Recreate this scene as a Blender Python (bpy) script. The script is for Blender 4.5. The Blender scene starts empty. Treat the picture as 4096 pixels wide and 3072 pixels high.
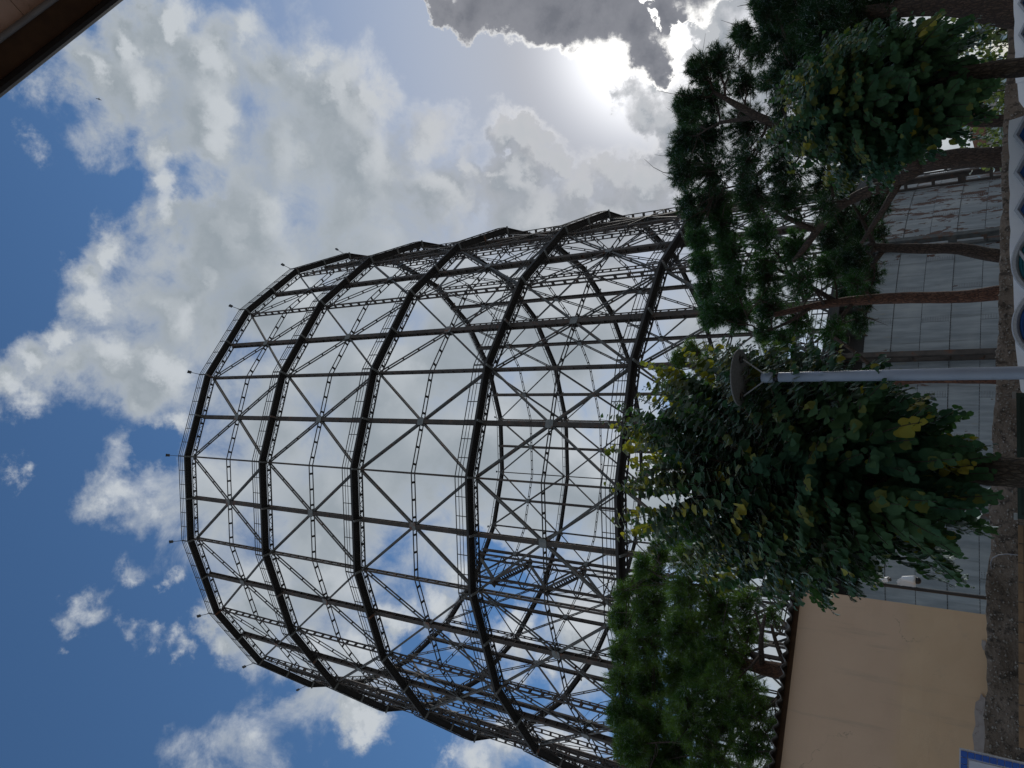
import bpy, math, random
import numpy as np
from mathutils import Vector, Matrix

SC = bpy.context.scene
COL = SC.collection
RNG = random.Random(7)
NR = np.random.default_rng(11)
PI = math.pi

# ------------------------------------------------------------------ camera
FPX, PITCH, ROLL = 3025.15, 0.61748, 0.01574          # focal length in photo pixels, pitch up, small roll
EYE = np.array([0.0, 0.0, 1.6])
FW = np.array([0.0, math.cos(PITCH), math.sin(PITCH)])
_up = np.array([0.0, -math.sin(PITCH), math.cos(PITCH)])
_rt = np.array([1.0, 0.0, 0.0])
RT = math.cos(ROLL) * _rt - math.sin(ROLL) * _up
UP = math.sin(ROLL) * _rt + math.cos(ROLL) * _up

def ray(X, Y):
    """unit direction of a point of the photograph (4096 x 3072, taken with the camera turned on its side)"""
    d = FW * FPX + RT * (1536 - Y) + UP * (2048 - X)
    return d / np.linalg.norm(d)

def at(X, Y, dist):
    """point seen at X, Y whose horizontal distance from the camera is dist"""
    d = ray(X, Y)
    return EYE + d * dist / math.hypot(d[0], d[1])

cam = bpy.data.cameras.new('camera')
cam.sensor_width = 36.0
cam.lens = 36.0 * FPX / 4096
cam.clip_start, cam.clip_end = 0.05, 3000
cam_ob = bpy.data.objects.new('camera', cam)
COL.objects.link(cam_ob)
m = Matrix.Identity(4)
for i in range(3):
    m[i][0], m[i][1], m[i][2], m[i][3] = -UP[i], RT[i], -FW[i], EYE[i]
cam_ob.matrix_world = m
SC.camera = cam_ob

# ------------------------------------------------------------------ sun and sky
SUN_DIR = Vector(ray(2600, 140))
SUN_EL = math.asin(SUN_DIR.z)
SUN_AZ = math.atan2(SUN_DIR.x, SUN_DIR.y)
sun = bpy.data.lights.new('sun', 'SUN')
sun.energy = 1.5
sun.angle = math.radians(10)
sun.color = (1.0, 0.95, 0.87)
sun_ob = bpy.data.objects.new('sun', sun)
COL.objects.link(sun_ob)
sun_ob.rotation_euler = SUN_DIR.to_track_quat('Z', 'Y').to_euler()
sun_ob.location = (20, 40, 60)

SC.view_settings.view_transform = 'Standard'
SC.view_settings.look = 'None'
SC.view_settings.exposure = 0.0
SC.view_settings.gamma = 1.0
SC.view_settings.use_curve_mapping = False

class NT:
    """tiny helper to write node trees"""
    def __init__(self, tree):
        self.t = tree
    def node(self, kind, **kw):
        n = self.t.nodes.new(kind)
        for k, v in kw.items():
            setattr(n, k, v)
        return n
    def link(self, a, b):
        self.t.links.new(a, b)
    def put(self, sock, v):
        if isinstance(v, bpy.types.NodeSocket):
            self.link(v, sock)
        else:
            sock.default_value = v
    def math(self, op, a, b=None, c=None, clamp=False):
        n = self.node('ShaderNodeMath', operation=op, use_clamp=clamp)
        for i, v in enumerate((a, b, c)):
            if v is not None:
                self.put(n.inputs[i], v)
        return n.outputs[0]
    def vmath(self, op, a, b=None, scale=None):
        n = self.node('ShaderNodeVectorMath', operation=op)
        self.put(n.inputs[0], a)
        if b is not None:
            self.put(n.inputs[1], b)
        if scale is not None:
            self.put(n.inputs['Scale'], scale)
        return n.outputs['Value'] if op in ('DISTANCE', 'DOT_PRODUCT', 'LENGTH') else n.outputs['Vector']
    def noise(self, vec, scale, detail=4, rough=0.5, dist=0.0, color=False, lac=2.0):
        n = self.node('ShaderNodeTexNoise')
        if vec is not None:
            self.put(n.inputs['Vector'], vec)
        n.inputs['Scale'].default_value = scale
        n.inputs['Detail'].default_value = detail
        n.inputs['Roughness'].default_value = rough
        n.inputs['Lacunarity'].default_value = lac
        n.inputs['Distortion'].default_value = dist
        return n.outputs['Color' if color else 'Fac']
    def remap(self, v, a, b, c=0.0, d=1.0, smooth=True):
        n = self.node('ShaderNodeMapRange', interpolation_type='SMOOTHSTEP' if smooth else 'LINEAR')
        self.put(n.inputs[0], v)
        for i, x in enumerate((a, b, c, d)):
            self.put(n.inputs[i + 1], x)
        return n.outputs[0]
    def mix(self, f, a, b, blend='MIX'):
        n = self.node('ShaderNodeMix', data_type='RGBA', blend_type=blend)
        self.put(n.inputs[0], f)
        for s, v in ((n.inputs[6], a), (n.inputs[7], b)):
            self.put(s, v if isinstance(v, bpy.types.NodeSocket) else (*v[:3], 1.0))
        return n.outputs[2]

# where the clouds stand: X, Y, radius in photo pixels, weight; turned into directions on the sky
CLOUDS = [
    (670,610,120,.95),(680,760,130,1),(700,890,140,1),(560,870,90,.9),(560,560,80,.8),
    (1840,2480,110,.8),(1700,2560,80,.6),(2000,2560,90,.85),
    (1850,2330,90,.8),(1740,2440,75,.75),(1570,2480,100,.9),(2080,2500,70,.8),(2060,2580,80,.9),(1960,2620,60,.75),
    (2490,385,70,1),(2570,440,95,1),(2650,450,95,1),(2690,550,80,1),(2450,390,40,1),(2610,340,60,1),
    (250,370,80,.7),(370,310,140,1),(540,180,140,1),(690,90,120,1),(850,230,190,1),(1010,130,110,1),(1100,300,220,1),(600,400,200,1),
    (420,480,120,.8),(850,480,220,1),(1250,260,120,1),(1370,400,200,1),(1520,400,130,1),(1150,600,250,1),(1500,650,240,1),(1700,570,170,1),
    (1870,650,110,1),(1750,780,200,1),(2040,560,100,1),(2140,540,80,1),(2200,640,75,1),(2050,720,150,1),(2300,740,110,1),(2430,680,100,1),
    (2550,740,110,1),(2660,680,80,.8),(2400,880,200,1),(2150,900,220,1),(2650,950,200,.9),
    (330,1080,95,1),(450,970,120,1),(350,1220,120,1),(240,1360,90,1),(110,1450,105,1),(20,1560,110,1),(60,1650,60,.7),(300,1480,110,1),
    (450,1450,170,1),(560,1600,120,1),(650,1480,180,1),(700,1230,230,1),(800,1080,180,1),(900,930,230,1),(1050,850,260,1),(720,1700,90,.9),
    (480,1780,80,.66),(465,1880,75,.62),(470,1980,85,.7),(520,2060,80,.62),(620,2050,85,.64),(560,2140,70,.55),(480,2240,70,.6),
    (1100,1200,380,1),(1500,1100,420,1),(1500,1550,420,1),(1100,1600,320,1),(1900,1300,420,1),(1900,1800,420,1),(1400,2000,360,.95),
    (950,1950,260,.72),(820,2000,160,.6),(2300,1300,420,1),(2300,1900,420,1),(1300,2300,260,1),(1130,2380,220,1),(920,2430,90,1),(850,2500,65,1),(930,2580,80,1),
    (1040,2520,140,1),(1250,2640,160,1),(1450,2650,180,.9),(2150,2620,110,1),(2300,2500,150,1),(2300,2720,140,1),(2060,2700,70,1),
    (1480,2890,75,1),(1420,2850,50,1),(1180,2850,130,.62),(1010,2950,150,.72),(820,3040,130,.72),(1100,3060,110,.6),(1250,2780,90,.7),(1900,3000,120,.95),(2050,2960,130,1),(2300,3000,170,1),(1810,2930,55,.9),
    (350,2380,50,.50),(300,2480,38,.44),(400,2370,40,.44),(510,2470,50,.56),(570,2520,55,.58),(600,2570,35,.5),(690,2550,45,.58),(720,2600,32,.54),(700,2640,28,.5),(690,2310,38,.54),(275,2590,26,.48),(480,2270,40,.52),(520,2290,36,.5),
    (400,50,45,.65),(560,10,50,.7),(160,620,50,.5),(150,560,40,.5),(10,1880,40,.6),(2860,120,190,1.15),(2900,-80,260,1.15),(3000,350,220,1),(2900,2000,600,1),(2900,1200,500,.9),(3400,600,400,.9),
    (3300,1900,800,1),(3500,900,650,1),(3450,2900,700,1),(3300,300,500,1),(3900,2000,700,.9),(3900,600,500,.8),
]
BANK = [
    (1740,5,65,1),(1800,20,62,1),(1890,0,115,1),(2010,55,75,1),(2090,0,130,1),(2200,70,105,1),(2300,70,95,1),(2420,35,125,1),(2550,110,110,1),
    (2590,220,85,1),(2640,285,45,1),(2690,40,110,1),(2200,-120,220,1),(2500,-150,260,1),(2750,-200,200,1),
    (1960,-100,160,1),
]
GAPS = [(1640,2600,70,.7),(1760,2570,50,.6),(1900,2480,55,.7),(2000,2430,50,.7),(1960,2210,60,.9),(2020,2330,50,.7),(1800,2680,60,.8),(480,710,50,.6),(850,640,60,.35),
        (780,760,80,.4),(640,1760,60,.6),(650,1850,70,.7),(2725,150,60,1.5),(2650,60,28,1.2),(2585,-5,40,1.3),(640,2420,80,.6),(2050,620,30,.5),(1100,2780,60,.3),
        (1650,150,300,.5),(2250,330,170,.8),(2000,260,200,.5)]
world = bpy.data.worlds.new('World')
SC.world = world
world.use_nodes = True
world.cycles.sampling_method = 'MANUAL'
world.cycles.sample_map_resolution = 512
wt = world.node_tree
wt.nodes.clear()
W = NT(wt)

def chord(X, Y, r):
    return r / math.sqrt(FPX ** 2 + (X - 2048) ** 2 + (Y - 1536) ** 2)

def blobs(G, vec, rows, k=0.30):
    acc = None
    for X, Y, r, w in rows:
        d = G.vmath('DISTANCE', vec, tuple(ray(X, Y)))
        val = G.math('MULTIPLY_ADD', d, -w / (1.3 * chord(X, Y, r)), w)
        acc = val if acc is None else G.math('SMOOTH_MAX', acc, val, k)
    return acc

grp = bpy.data.node_groups.new('cloud_field', 'ShaderNodeTree')
grp.interface.new_socket('Warped', in_out='INPUT', socket_type='NodeSocketVector')
grp.interface.new_socket('Elsewhere', in_out='INPUT', socket_type='NodeSocketFloat')
grp.interface.new_socket('Density', in_out='OUTPUT', socket_type='NodeSocketFloat')
G = NT(grp)
gi = G.node('NodeGroupInput'); go = G.node('NodeGroupOutput')
acc = G.math('MAXIMUM', blobs(G, gi.outputs[0], CLOUDS), gi.outputs[1])
for X, Y, r, w in GAPS:
    d = G.vmath('DISTANCE', gi.outputs[0], tuple(ray(X, Y)))
    val = G.math('MAXIMUM', G.math('MULTIPLY_ADD', d, -w / (1.3 * chord(X, Y, r)), w), 0.0)
    acc = G.math('SUBTRACT', acc, val)
G.link(G.math('MINIMUM', acc, 0.85), go.inputs[0])

tc = W.node('ShaderNodeTexCoord')
D = W.vmath('NORMALIZE', tc.outputs['Generated'])
sd = tuple(SUN_DIR)
cosang = W.vmath('DOT_PRODUCT', D, sd)
ang = W.math('MULTIPLY', W.math('ARCCOSINE', W.math('MINIMUM', cosang, 0.99999)), 180 / PI)
to_sun = W.vmath('NORMALIZE', W.vmath('SUBTRACT', sd, W.vmath('SCALE', D, scale=cosang)))
swirl = W.vmath('SUBTRACT', W.noise(D, 11.0, 8, 0.66, color=True), (0.5, 0.5, 0.5))
warped = W.vmath('ADD', D, W.vmath('SCALE', swirl, scale=0.115))
axis = tuple(FW)
away = W.remap(W.vmath('DOT_PRODUCT', D, axis), 0.745, 0.65)
low = W.math('MULTIPLY', W.math('MULTIPLY_ADD', W.noise(D, 2.6, 2, 0.5), 3.2, -1.15), away)
low = W.math('SUBTRACT', low, W.math('MULTIPLY_ADD', away, -2.0, 2.0))
def field(vec):
    n = W.node('ShaderNodeGroup'); n.node_tree = grp
    W.link(vec, n.inputs[0]); W.link(low, n.inputs[1])
    return n.outputs[0]
def billow(vec):
    return W.math('MULTIPLY_ADD', W.noise(vec, 6.0, 3, 0.5), 0.9, -0.45)
fine = W.noise(D, 12.0, 9, 0.64, dist=0.35)
step = W.vmath('SCALE', to_sun, scale=0.030)
s0 = W.math('ADD', field(warped), billow(D))
s1 = W.math('ADD', field(W.vmath('ADD', warped, step)), billow(W.vmath('ADD', D, step)))
ragged = W.math('MULTIPLY_ADD', fine, 1.9, -0.95)
d0 = W.math('ADD', W.math('MINIMUM', s0, 1.15), W.math('MULTIPLY', ragged, W.remap(s0, 0.35, 1.0, 1.0, 0.4)))
db = W.math('ADD', W.math('MINIMUM', blobs(W, warped, BANK), 0.9), W.math('MULTIPLY', ragged, 0.5))
for X, Y, r, w in [(2735,150,62,2.4),(2640,70,24,1.6),(2590,-8,36,1.9)]:
    db = W.math('SUBTRACT', db, W.math('MAXIMUM', W.math('MULTIPLY_ADD', W.vmath('DISTANCE', warped, tuple(ray(X, Y))), -w / (1.3 * chord(X, Y, r)), w), 0.0))

sky = W.node('ShaderNodeTexSky', sky_type='NISHITA', sun_disc=False)
sky.sun_elevation = SUN_EL
sky.sun_rotation = SUN_AZ
sky.air_density = 1.0; sky.dust_density = 0.3; sky.ozone_density = 3.0
halo = W.math('POWER', W.remap(ang, 33.0, 9.0, smooth=False), 1.0)      # whitish air round the veiled sun
hot = W.math('POWER', W.remap(ang, 11.5, 1.5), 2.0)
blue = W.mix(W.remap(W.node('ShaderNodeSeparateXYZ').outputs[2], 0.1, 0.45), W.mix(1.0, sky.outputs[0], (.8, .8, .8), 'MULTIPLY'), W.mix(1.0, sky.outputs[0], (0.80, 1.04, 1.19), 'MULTIPLY'))
W.link(D, [n for n in wt.nodes if n.bl_idname == 'ShaderNodeSeparateXYZ'][0].inputs[0])
air = W.mix(W.math('MULTIPLY', halo, 0.96), blue, (4.7, 4.85, 5.35))
air = W.vmath('ADD', air, W.vmath('SCALE', (1.0, 0.98, 0.96), scale=W.math('MULTIPLY', hot, 11.0)))

nearsun = W.remap(ang, 26.0, 10.0)
alpha = W.remap(d0, -0.12, 0.80)
thick = W.remap(W.math('MULTIPLY_ADD', ragged, 0.35, s0), 0.10, 1.05)
lit = W.remap(W.math('SUBTRACT', s0, s1), -0.10, 0.38)          # the side turned to the sun
bright = W.mix(nearsun, (6.1, 6.45, 6.8), (8.0, 8.0, 8.1))
mid = W.mix(nearsun, (4.5, 4.9, 5.3), (3.9, 4.05, 4.35))
dark = W.mix(nearsun, (3.0, 3.45, 3.85), (3.3, 3.65, 4.1))
ccol = W.mix(W.remap(thick, 0.0, 0.3), W.mix(nearsun, (5.2, 5.6, 6.0), bright), mid)
ccol = W.mix(W.remap(thick, 0.25, 1.0), ccol, dark)
ccol = W.mix(W.math('MULTIPLY', lit, W.math('MULTIPLY_ADD', nearsun, -0.40, 0.78)), ccol, bright)
back = W.mix(alpha, air, ccol)
balpha = W.remap(db, 0.02, 0.17)
rim = W.mix(W.remap(ang, 13.0, 3.0), (6.4, 6.45, 6.6), (13.0, 12.8, 12.4))
bcol = W.mix(W.remap(db, 0.11, W.remap(ang, 2.0, 9.0, 0.44, 0.30)), rim, W.mix(W.remap(db, 0.3, 1.1), (2.5, 2.58, 2.9), (1.65, 1.75, 2.05)))
final = W.mix(balpha, back, bcol)
bg = W.node('ShaderNodeBackground')
W.link(final, bg.inputs['Color'])
bg.inputs['Strength'].default_value = 0.1
wo = W.node('ShaderNodeOutputWorld')
W.link(bg.outputs[0], wo.inputs['Surface'])

# ================================================================== helpers
class MB:
    """collects shapes and links them as ONE mesh object"""
    def __init__(self):
        self.v, self.f, self.m = [], [], []
    def add(self, verts, faces, mi=0):
        o = len(self.v)
        self.v += [tuple(map(float, p)) for p in verts]
        self.f += [tuple(i + o for i in f) for f in faces]
        self.m += [mi] * len(faces)
        return self
    def beam(self, p, q, w, d, side=(0, 0, 1), mi=0, taper=1.0):
        """bar from p to q: w wide along side, d deep across it"""
        p, q = np.array(p, float), np.array(q, float)
        a = q - p; a /= np.linalg.norm(a)
        s = np.array(side, float); s -= a * (s @ a); s /= np.linalg.norm(s)
        n = np.cross(a, s)
        c = []
        for e, k in ((p, 1.0), (q, taper)):
            for i, j in ((-1, -1), (1, -1), (1, 1), (-1, 1)):
                c.append(e + s * i * w * k / 2 + n * j * d * k / 2)
        return self.add(c, [(3, 2, 1, 0), (4, 5, 6, 7), (0, 1, 5, 4), (1, 2, 6, 5), (2, 3, 7, 6), (3, 0, 4, 7)], mi)
    def box(self, lo, hi, mi=0):
        (a, b, c), (d, e, f) = lo, hi
        return self.add([(a, b, c), (d, b, c), (d, e, c), (a, e, c), (a, b, f), (d, b, f), (d, e, f), (a, e, f)],
                        [(3, 2, 1, 0), (4, 5, 6, 7), (0, 1, 5, 4), (1, 2, 6, 5), (2, 3, 7, 6), (3, 0, 4, 7)], mi)
    def tube(self, pts, rad, n=8, mi=0, caps=True, wob=0.0):
        pts = [np.array(p, float) for p in pts]
        k = len(pts)
        rad = [rad] * k if np.isscalar(rad) else rad
        vs, fs = [], []
        ref = None
        for i, p in enumerate(pts):
            t = pts[min(i + 1, k - 1)] - pts[max(i - 1, 0)]
            t = t / (np.linalg.norm(t) + 1e-9)
            if ref is None:
                ref = np.array([1.0, 0, 0]) if abs(t[0]) < 0.8 else np.array([0, 1.0, 0])
            s = ref - t * (ref @ t); s /= np.linalg.norm(s); ref = s
            b = np.cross(t, s)
            for j in range(n):
                a = 2 * PI * j / n
                r = rad[i] * (1 + wob * RNG.uniform(-1, 1))
                vs.append(p + (s * math.cos(a) + b * math.sin(a)) * r)
        for i in range(k - 1):
            for j in range(n):
                fs.append((i * n + j, i * n + (j + 1) % n, (i + 1) * n + (j + 1) % n, (i + 1) * n + j))
        if caps:
            fs.append(tuple(range(n - 1, -1, -1))); fs.append(tuple((k - 1) * n + j for j in range(n)))
        return self.add(vs, fs, mi)
    def prism(self, poly, origin, ex, ey, ez, depth, mi=0):
        """flat polygon in the ex, ey plane, pushed along ez by depth"""
        o, ex, ey, ez = (np.array(x, float) for x in (origin, ex, ey, ez))
        n = len(poly)
        vs = [o + ex * x + ey * y for x, y in poly] + [o + ex * x + ey * y + ez * depth for x, y in poly]
        fs = [tuple(range(n - 1, -1, -1)), tuple(range(n, 2 * n))] + [(i, (i + 1) % n, n + (i + 1) % n, n + i) for i in range(n)]
        return self.add(vs, fs, mi)
    def lathe(self, prof, origin, axis=(0, 0, 1), n=24, mi=0):
        o = np.array(origin, float); t = np.array(axis, float); t /= np.linalg.norm(t)
        s = np.array([1.0, 0, 0]) if abs(t[0]) < 0.8 else np.array([0, 1.0, 0])
        s -= t * (s @ t); s /= np.linalg.norm(s); b = np.cross(t, s)
        vs = [o + t * h + (s * math.cos(2 * PI * j / n) + b * math.sin(2 * PI * j / n)) * r for r, h in prof for j in range(n)]
        k = len(prof)
        fs = [(i * n + j, i * n + (j + 1) % n, (i + 1) * n + (j + 1) % n, (i + 1) * n + j) for i in range(k - 1) for j in range(n)]
        fs += [tuple(range(n - 1, -1, -1)), tuple((k - 1) * n + j for j in range(n))]
        return self.add(vs, fs, mi)
    def mesh(self, name, mats, smooth=False):
        me = bpy.data.meshes.new(name)
        me.from_pydata(self.v, [], self.f)
        for x in (mats if isinstance(mats, (list, tuple)) else [mats]):
            me.materials.append(x)
        if any(self.m):
            me.polygons.foreach_set('material_index', self.m)
        if smooth:
            me.polygons.foreach_set('use_smooth', [True] * len(me.polygons))
        me.update()
        return me
    def build(self, name, mats, parent=None, smooth=False):
        return link(name, self.mesh(name, mats, smooth), parent)

def link(name, me, parent=None, mat=None):
    o = bpy.data.objects.new(name, me)
    COL.objects.link(o)
    if parent is not None:
        o.parent = parent
    if mat is not None:
        o.matrix_local = mat
    return o

def empty(name, loc, rz=0.0):
    o = bpy.data.objects.new(name, None)
    o.empty_display_size = 0.3
    COL.objects.link(o)
    o.location = loc
    o.rotation_euler = (0, 0, rz)
    return o

def tag(o, label, cat, group=None):
    o['label'] = label; o['category'] = cat
    if group:
        o['group'] = group
    return o

def structure(o):
    o['kind'] = 'structure'
    return o

def tri_mesh(name, V, T, mats, mi=None, smooth=False):
    me = bpy.data.meshes.new(name)
    V = np.asarray(V, np.float32); T = np.asarray(T, np.int32)
    me.vertices.add(len(V)); me.vertices.foreach_set('co', V.ravel())
    me.loops.add(T.size); me.loops.foreach_set('vertex_index', T.ravel())
    me.polygons.add(len(T)); me.polygons.foreach_set('loop_start', np.arange(0, T.size, 3, dtype=np.int32))
    for x in (mats if isinstance(mats, (list, tuple)) else [mats]):
        me.materials.append(x)
    if mi is not None:
        me.polygons.foreach_set('material_index', np.asarray(mi, np.int32))
    if smooth:
        me.polygons.foreach_set('use_smooth', np.ones(len(T), bool))
    me.update(calc_edges=True)
    me.validate()
    return me

# ================================================================== materials
def material(name):
    m = bpy.data.materials.new(name)
    m.use_nodes = True
    n = NT(m.node_tree)
    bs = m.node_tree.nodes['Principled BSDF']
    return m, n, bs

def obj_co(n):
    return n.node('ShaderNodeTexCoord').outputs['Object']

def world_co(n):
    return n.node('ShaderNodeNewGeometry').outputs['Position']

def bump(n, bs, h, strength=0.3, dist=0.02):
    b = n.node('ShaderNodeBump')
    b.inputs['Strength'].default_value = strength
    b.inputs['Distance'].default_value = dist
    n.link(h, b.inputs['Height'])
    n.link(b.outputs[0], bs.inputs['Normal'])

def mottled(name, c1, c2, scale=3.0, rough=0.8, detail=6, c3=None, s3=12.0, t3=(0.58, 0.66), bump_s=0.0, bump_scale=30.0, metal=0.0, stretch=None, bd=0.02):
    m, n, bs = material(name)
    co = world_co(n)
    if stretch:
        co = n.vmath('MULTIPLY', co, stretch)
    col = n.mix(n.remap(n.noise(co, scale, detail, 0.6), 0.3, 0.7), c1, c2)
    if c3:
        col = n.mix(n.remap(n.noise(co, s3, 8, 0.65), *t3), col, c3)
    n.link(col, bs.inputs['Base Color'])
    bs.inputs['Roughness'].default_value = rough
    bs.inputs['Metallic'].default_value = metal
    if bump_s:
        bump(n, bs, n.noise(world_co(n), bump_scale, 8, 0.65), bump_s, bd)
    return m

M = {}
M['deck'] = mottled('tarred_steel', (.022, .021, .022), (.035, .031, .029), 1.2, .75)
M['steel'] = mottled('weathered_steel', (.050, .054, .056), (.105, .105, .10), 1.6, .7, c3=(.095, .048, .030), s3=1.7, t3=(.50, .66))
M['rust'] = mottled('rusted_steel', (.040, .031, .027), (.078, .064, .055), 1.1, .8, c3=(.105, .045, .027), s3=2.2, t3=(.54, .70))
M['pale_steel'] = mottled('pale_painted_steel', (.12, .128, .13), (.20, .205, .20), 2.5, .7, c3=(.14, .062, .036), s3=.35, t3=(.54, .62))
M['rail'] = mottled('dark_rail_steel', (.03, .03, .03), (.05, .045, .04), 2, .7)
M['lamp_black'] = mottled('floodlight_black', (.02, .02, .022), (.03, .03, .03), 5, .5)

def plate_mat(name, rust_lo, rust_hi):
    m, n, bs = material(name)
    co = world_co(n)
    streak = n.noise(n.vmath('MULTIPLY', co, (1.6, 1.6, 0.22)), 1.6, 6, 0.6)
    cloud = n.noise(co, 0.35, 4, 0.55)
    col = n.mix(n.remap(streak, .32, .72), (.18, .20, .215), (.30, .322, .335))
    col = n.mix(n.remap(cloud, .45, .75, 0, .6), col, (.36, .365, .36))
    col = n.mix(n.remap(n.noise(n.vmath('MULTIPLY', co, (3, 3, .12)), 1.0, 5, .6), .56, .72, 0, .6), col, (.10, .105, .105))
    col = n.mix(n.remap(n.noise(n.vmath('MULTIPLY', co, (2.2, 2.2, .3)), 2.0, 5, .6), .62, .74, 0, .6), col, (.28, .245, .165))
    r = n.noise(n.vmath('MULTIPLY', co, (1.2, 1.2, .30)), 1.5, 4, 0.55)
    r = n.math('ADD', r, n.math('MULTIPLY_ADD', n.noise(n.vmath('MULTIPLY', co, (1, 1, .6)), 3.0, 8, .7), .60, -.30))
    rc = n.mix(n.noise(co, 6, 6, .6), (.050, .024, .018), (.11, .048, .030))
    f = n.remap(r, rust_lo, rust_hi)
    n.link(n.mix(f, col, rc), bs.inputs['Base Color'])
    bs.inputs['Roughness'].default_value = .62
    bump(n, bs, n.math('ADD', n.noise(co, 2.0, 5, .6), n.math('MULTIPLY', f, -.4)), .35, .02)
    return m
M['plate'] = plate_mat('grey_riveted_plate', .71, .74)
M['plate_rusty'] = plate_mat('flaking_riveted_plate', .545, .57)

def bark(name, c1, c2, c3):
    m, n, bs = material(name)
    co = world_co(n)
    v = n.node('ShaderNodeTexVoronoi', feature='DISTANCE_TO_EDGE')
    n.link(n.vmath('ADD', n.vmath('MULTIPLY', co, (22, 22, 6)), n.vmath('SCALE', n.noise(co, 5, 3, .5, color=True), scale=1.2)), v.inputs['Vector'])
    v.inputs['Scale'].default_value = 1.0
    crack = n.math('MULTIPLY', n.remap(v.outputs['Distance'], .0, .22), n.remap(n.noise(co, 30, 6, .7), .25, .6))
    col = n.mix(n.remap(n.noise(co, 4, 8, .65), .3, .7), c1, c2)
    col = n.mix(crack, c3, col)
    n.link(col, bs.inputs['Base Color'])
    bs.inputs['Roughness'].default_value = .9
    bump(n, bs, crack, .8, .02)
    return m
M['pine_bark'] = bark('red_pine_bark', (.17, .075, .045), (.25, .125, .08), (.06, .032, .025))
M['pine_bark_dark'] = bark('dark_pine_bark', (.085, .058, .045), (.13, .088, .068), (.035, .026, .022))
M['tree_bark'] = bark('grey_brown_bark', (.11, .085, .065), (.17, .14, .11), (.045, .036, .03))
M['twig'] = mottled('dark_twig', (.04, .03, .024), (.07, .05, .04), 4, .9)

def leaf_mat(name, c1, c2, trans=.35, scale=3.0, gloss=.62, ior=1.3, dead=None):
    m = bpy.data.materials.new(name); m.use_nodes = True
    m.node_tree.nodes.clear()
    n = NT(m.node_tree)
    co = world_co(n)
    col = n.mix(n.remap(n.noise(co, scale, 3, .55), .33, .67), c1, c2)
    if dead:
        col = n.mix(n.remap(n.noise(co, 2.3, 5, .65), .60, .72, 0, .7), col, dead)
    d = n.node('ShaderNodeBsdfDiffuse'); t = n.node('ShaderNodeBsdfTranslucent'); g = n.node('ShaderNodeBsdfGlossy')
    n.link(col, d.inputs['Color'])
    n.link(n.mix(1.0, col, (1.5, 1.7, .8), 'MULTIPLY'), t.inputs['Color'])
    g.inputs['Roughness'].default_value = gloss; g.inputs['Color'].default_value = (.7, .8, .8, 1)
    a = n.node('ShaderNodeMixShader'); a.inputs[0].default_value = trans
    n.link(d.outputs[0], a.inputs[1]); n.link(t.outputs[0], a.inputs[2])
    fr = n.node('ShaderNodeFresnel'); fr.inputs['IOR'].default_value = ior
    b = n.node('ShaderNodeMixShader'); n.link(fr.outputs[0], b.inputs[0])
    n.link(a.outputs[0], b.inputs[1]); n.link(g.outputs[0], b.inputs[2])
    o = n.node('ShaderNodeOutputMaterial'); n.link(b.outputs[0], o.inputs['Surface'])
    return m
M['needle'] = leaf_mat('pine_needles', (.048, .105, .028), (.15, .235, .06), .38, 1.6, ior=1.06, dead=(.10, .062, .034))
M['needle_mid'] = leaf_mat('olive_pine_needles', (.028, .078, .028), (.058, .135, .045), .32, 1.2, ior=1.06, dead=(.10, .062, .034))
M['needle_dark'] = leaf_mat('dark_pine_needles', (.020, .050, .026), (.042, .090, .038), .28, 1.2, ior=1.06, dead=(.10, .062, .034))
M['leaf'] = leaf_mat('green_leaf', (.036, .090, .055), (.075, .145, .072), .34, 1.6, ior=1.12)
M['leaf_olive'] = leaf_mat('olive_leaf', (.10, .13, .04), (.17, .18, .05), .36, 2.5, ior=1.2)
M['leaf_yellow'] = leaf_mat('yellow_autumn_leaf', (.30, .29, .06), (.40, .34, .06), .36, 2.5, ior=1.2)
M['leaf_bush'] = leaf_mat('bush_leaf', (.10, .14, .06), (.17, .20, .09), .35, 1.2)

def stucco_mat():
    m, n, bs = material('beige_stucco')
    co = world_co(n)
    col = n.mix(n.remap(n.noise(co, .9, 5, .6), .3, .7), (.66, .445, .275), (.71, .50, .32))
    col = n.mix(n.remap(n.noise(co, 4.0, 8, .65), .55, .75, 0, .35), col, (.54, .385, .27))
    zz = n.node('ShaderNodeSeparateXYZ'); n.link(co, zz.inputs[0])
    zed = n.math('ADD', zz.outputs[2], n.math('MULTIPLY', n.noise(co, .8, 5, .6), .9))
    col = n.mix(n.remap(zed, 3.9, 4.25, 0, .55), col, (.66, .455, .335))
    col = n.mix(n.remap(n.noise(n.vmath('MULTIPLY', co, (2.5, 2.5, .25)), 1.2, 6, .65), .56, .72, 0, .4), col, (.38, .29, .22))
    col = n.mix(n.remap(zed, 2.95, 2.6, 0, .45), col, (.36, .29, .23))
    ck = n.node('ShaderNodeTexVoronoi', feature='DISTANCE_TO_EDGE'); n.link(n.vmath('ADD', co, n.vmath('SCALE', n.noise(co, 1.6, 6, .65, color=True), scale=1.3)), ck.inputs['Vector']); ck.inputs['Scale'].default_value = .33
    col = n.mix(n.math('MULTIPLY', n.remap(ck.outputs['Distance'], .004, .0), n.remap(n.noise(co, .9, 3, .5), .52, .6, 0, .6)), col, (.22, .16, .12))
    n.link(col, bs.inputs['Base Color'])
    bs.inputs['Roughness'].default_value = .95
    bump(n, bs, n.noise(co, 60, 8, .7), .35, .01)
    return m
M['stucco'] = stucco_mat()
M['bare_plaster'] = mottled('bare_pinkish_plaster', (.36, .30, .28), (.44, .39, .37), 5, .95, c3=(.28, .23, .21), s3=9, t3=(.55, .65), bump_s=.4, bump_scale=25)
M['roof_sheet'] = mottled('grey_corrugated_sheet', (.11, .105, .10), (.19, .18, .17), 3, .8)
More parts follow.
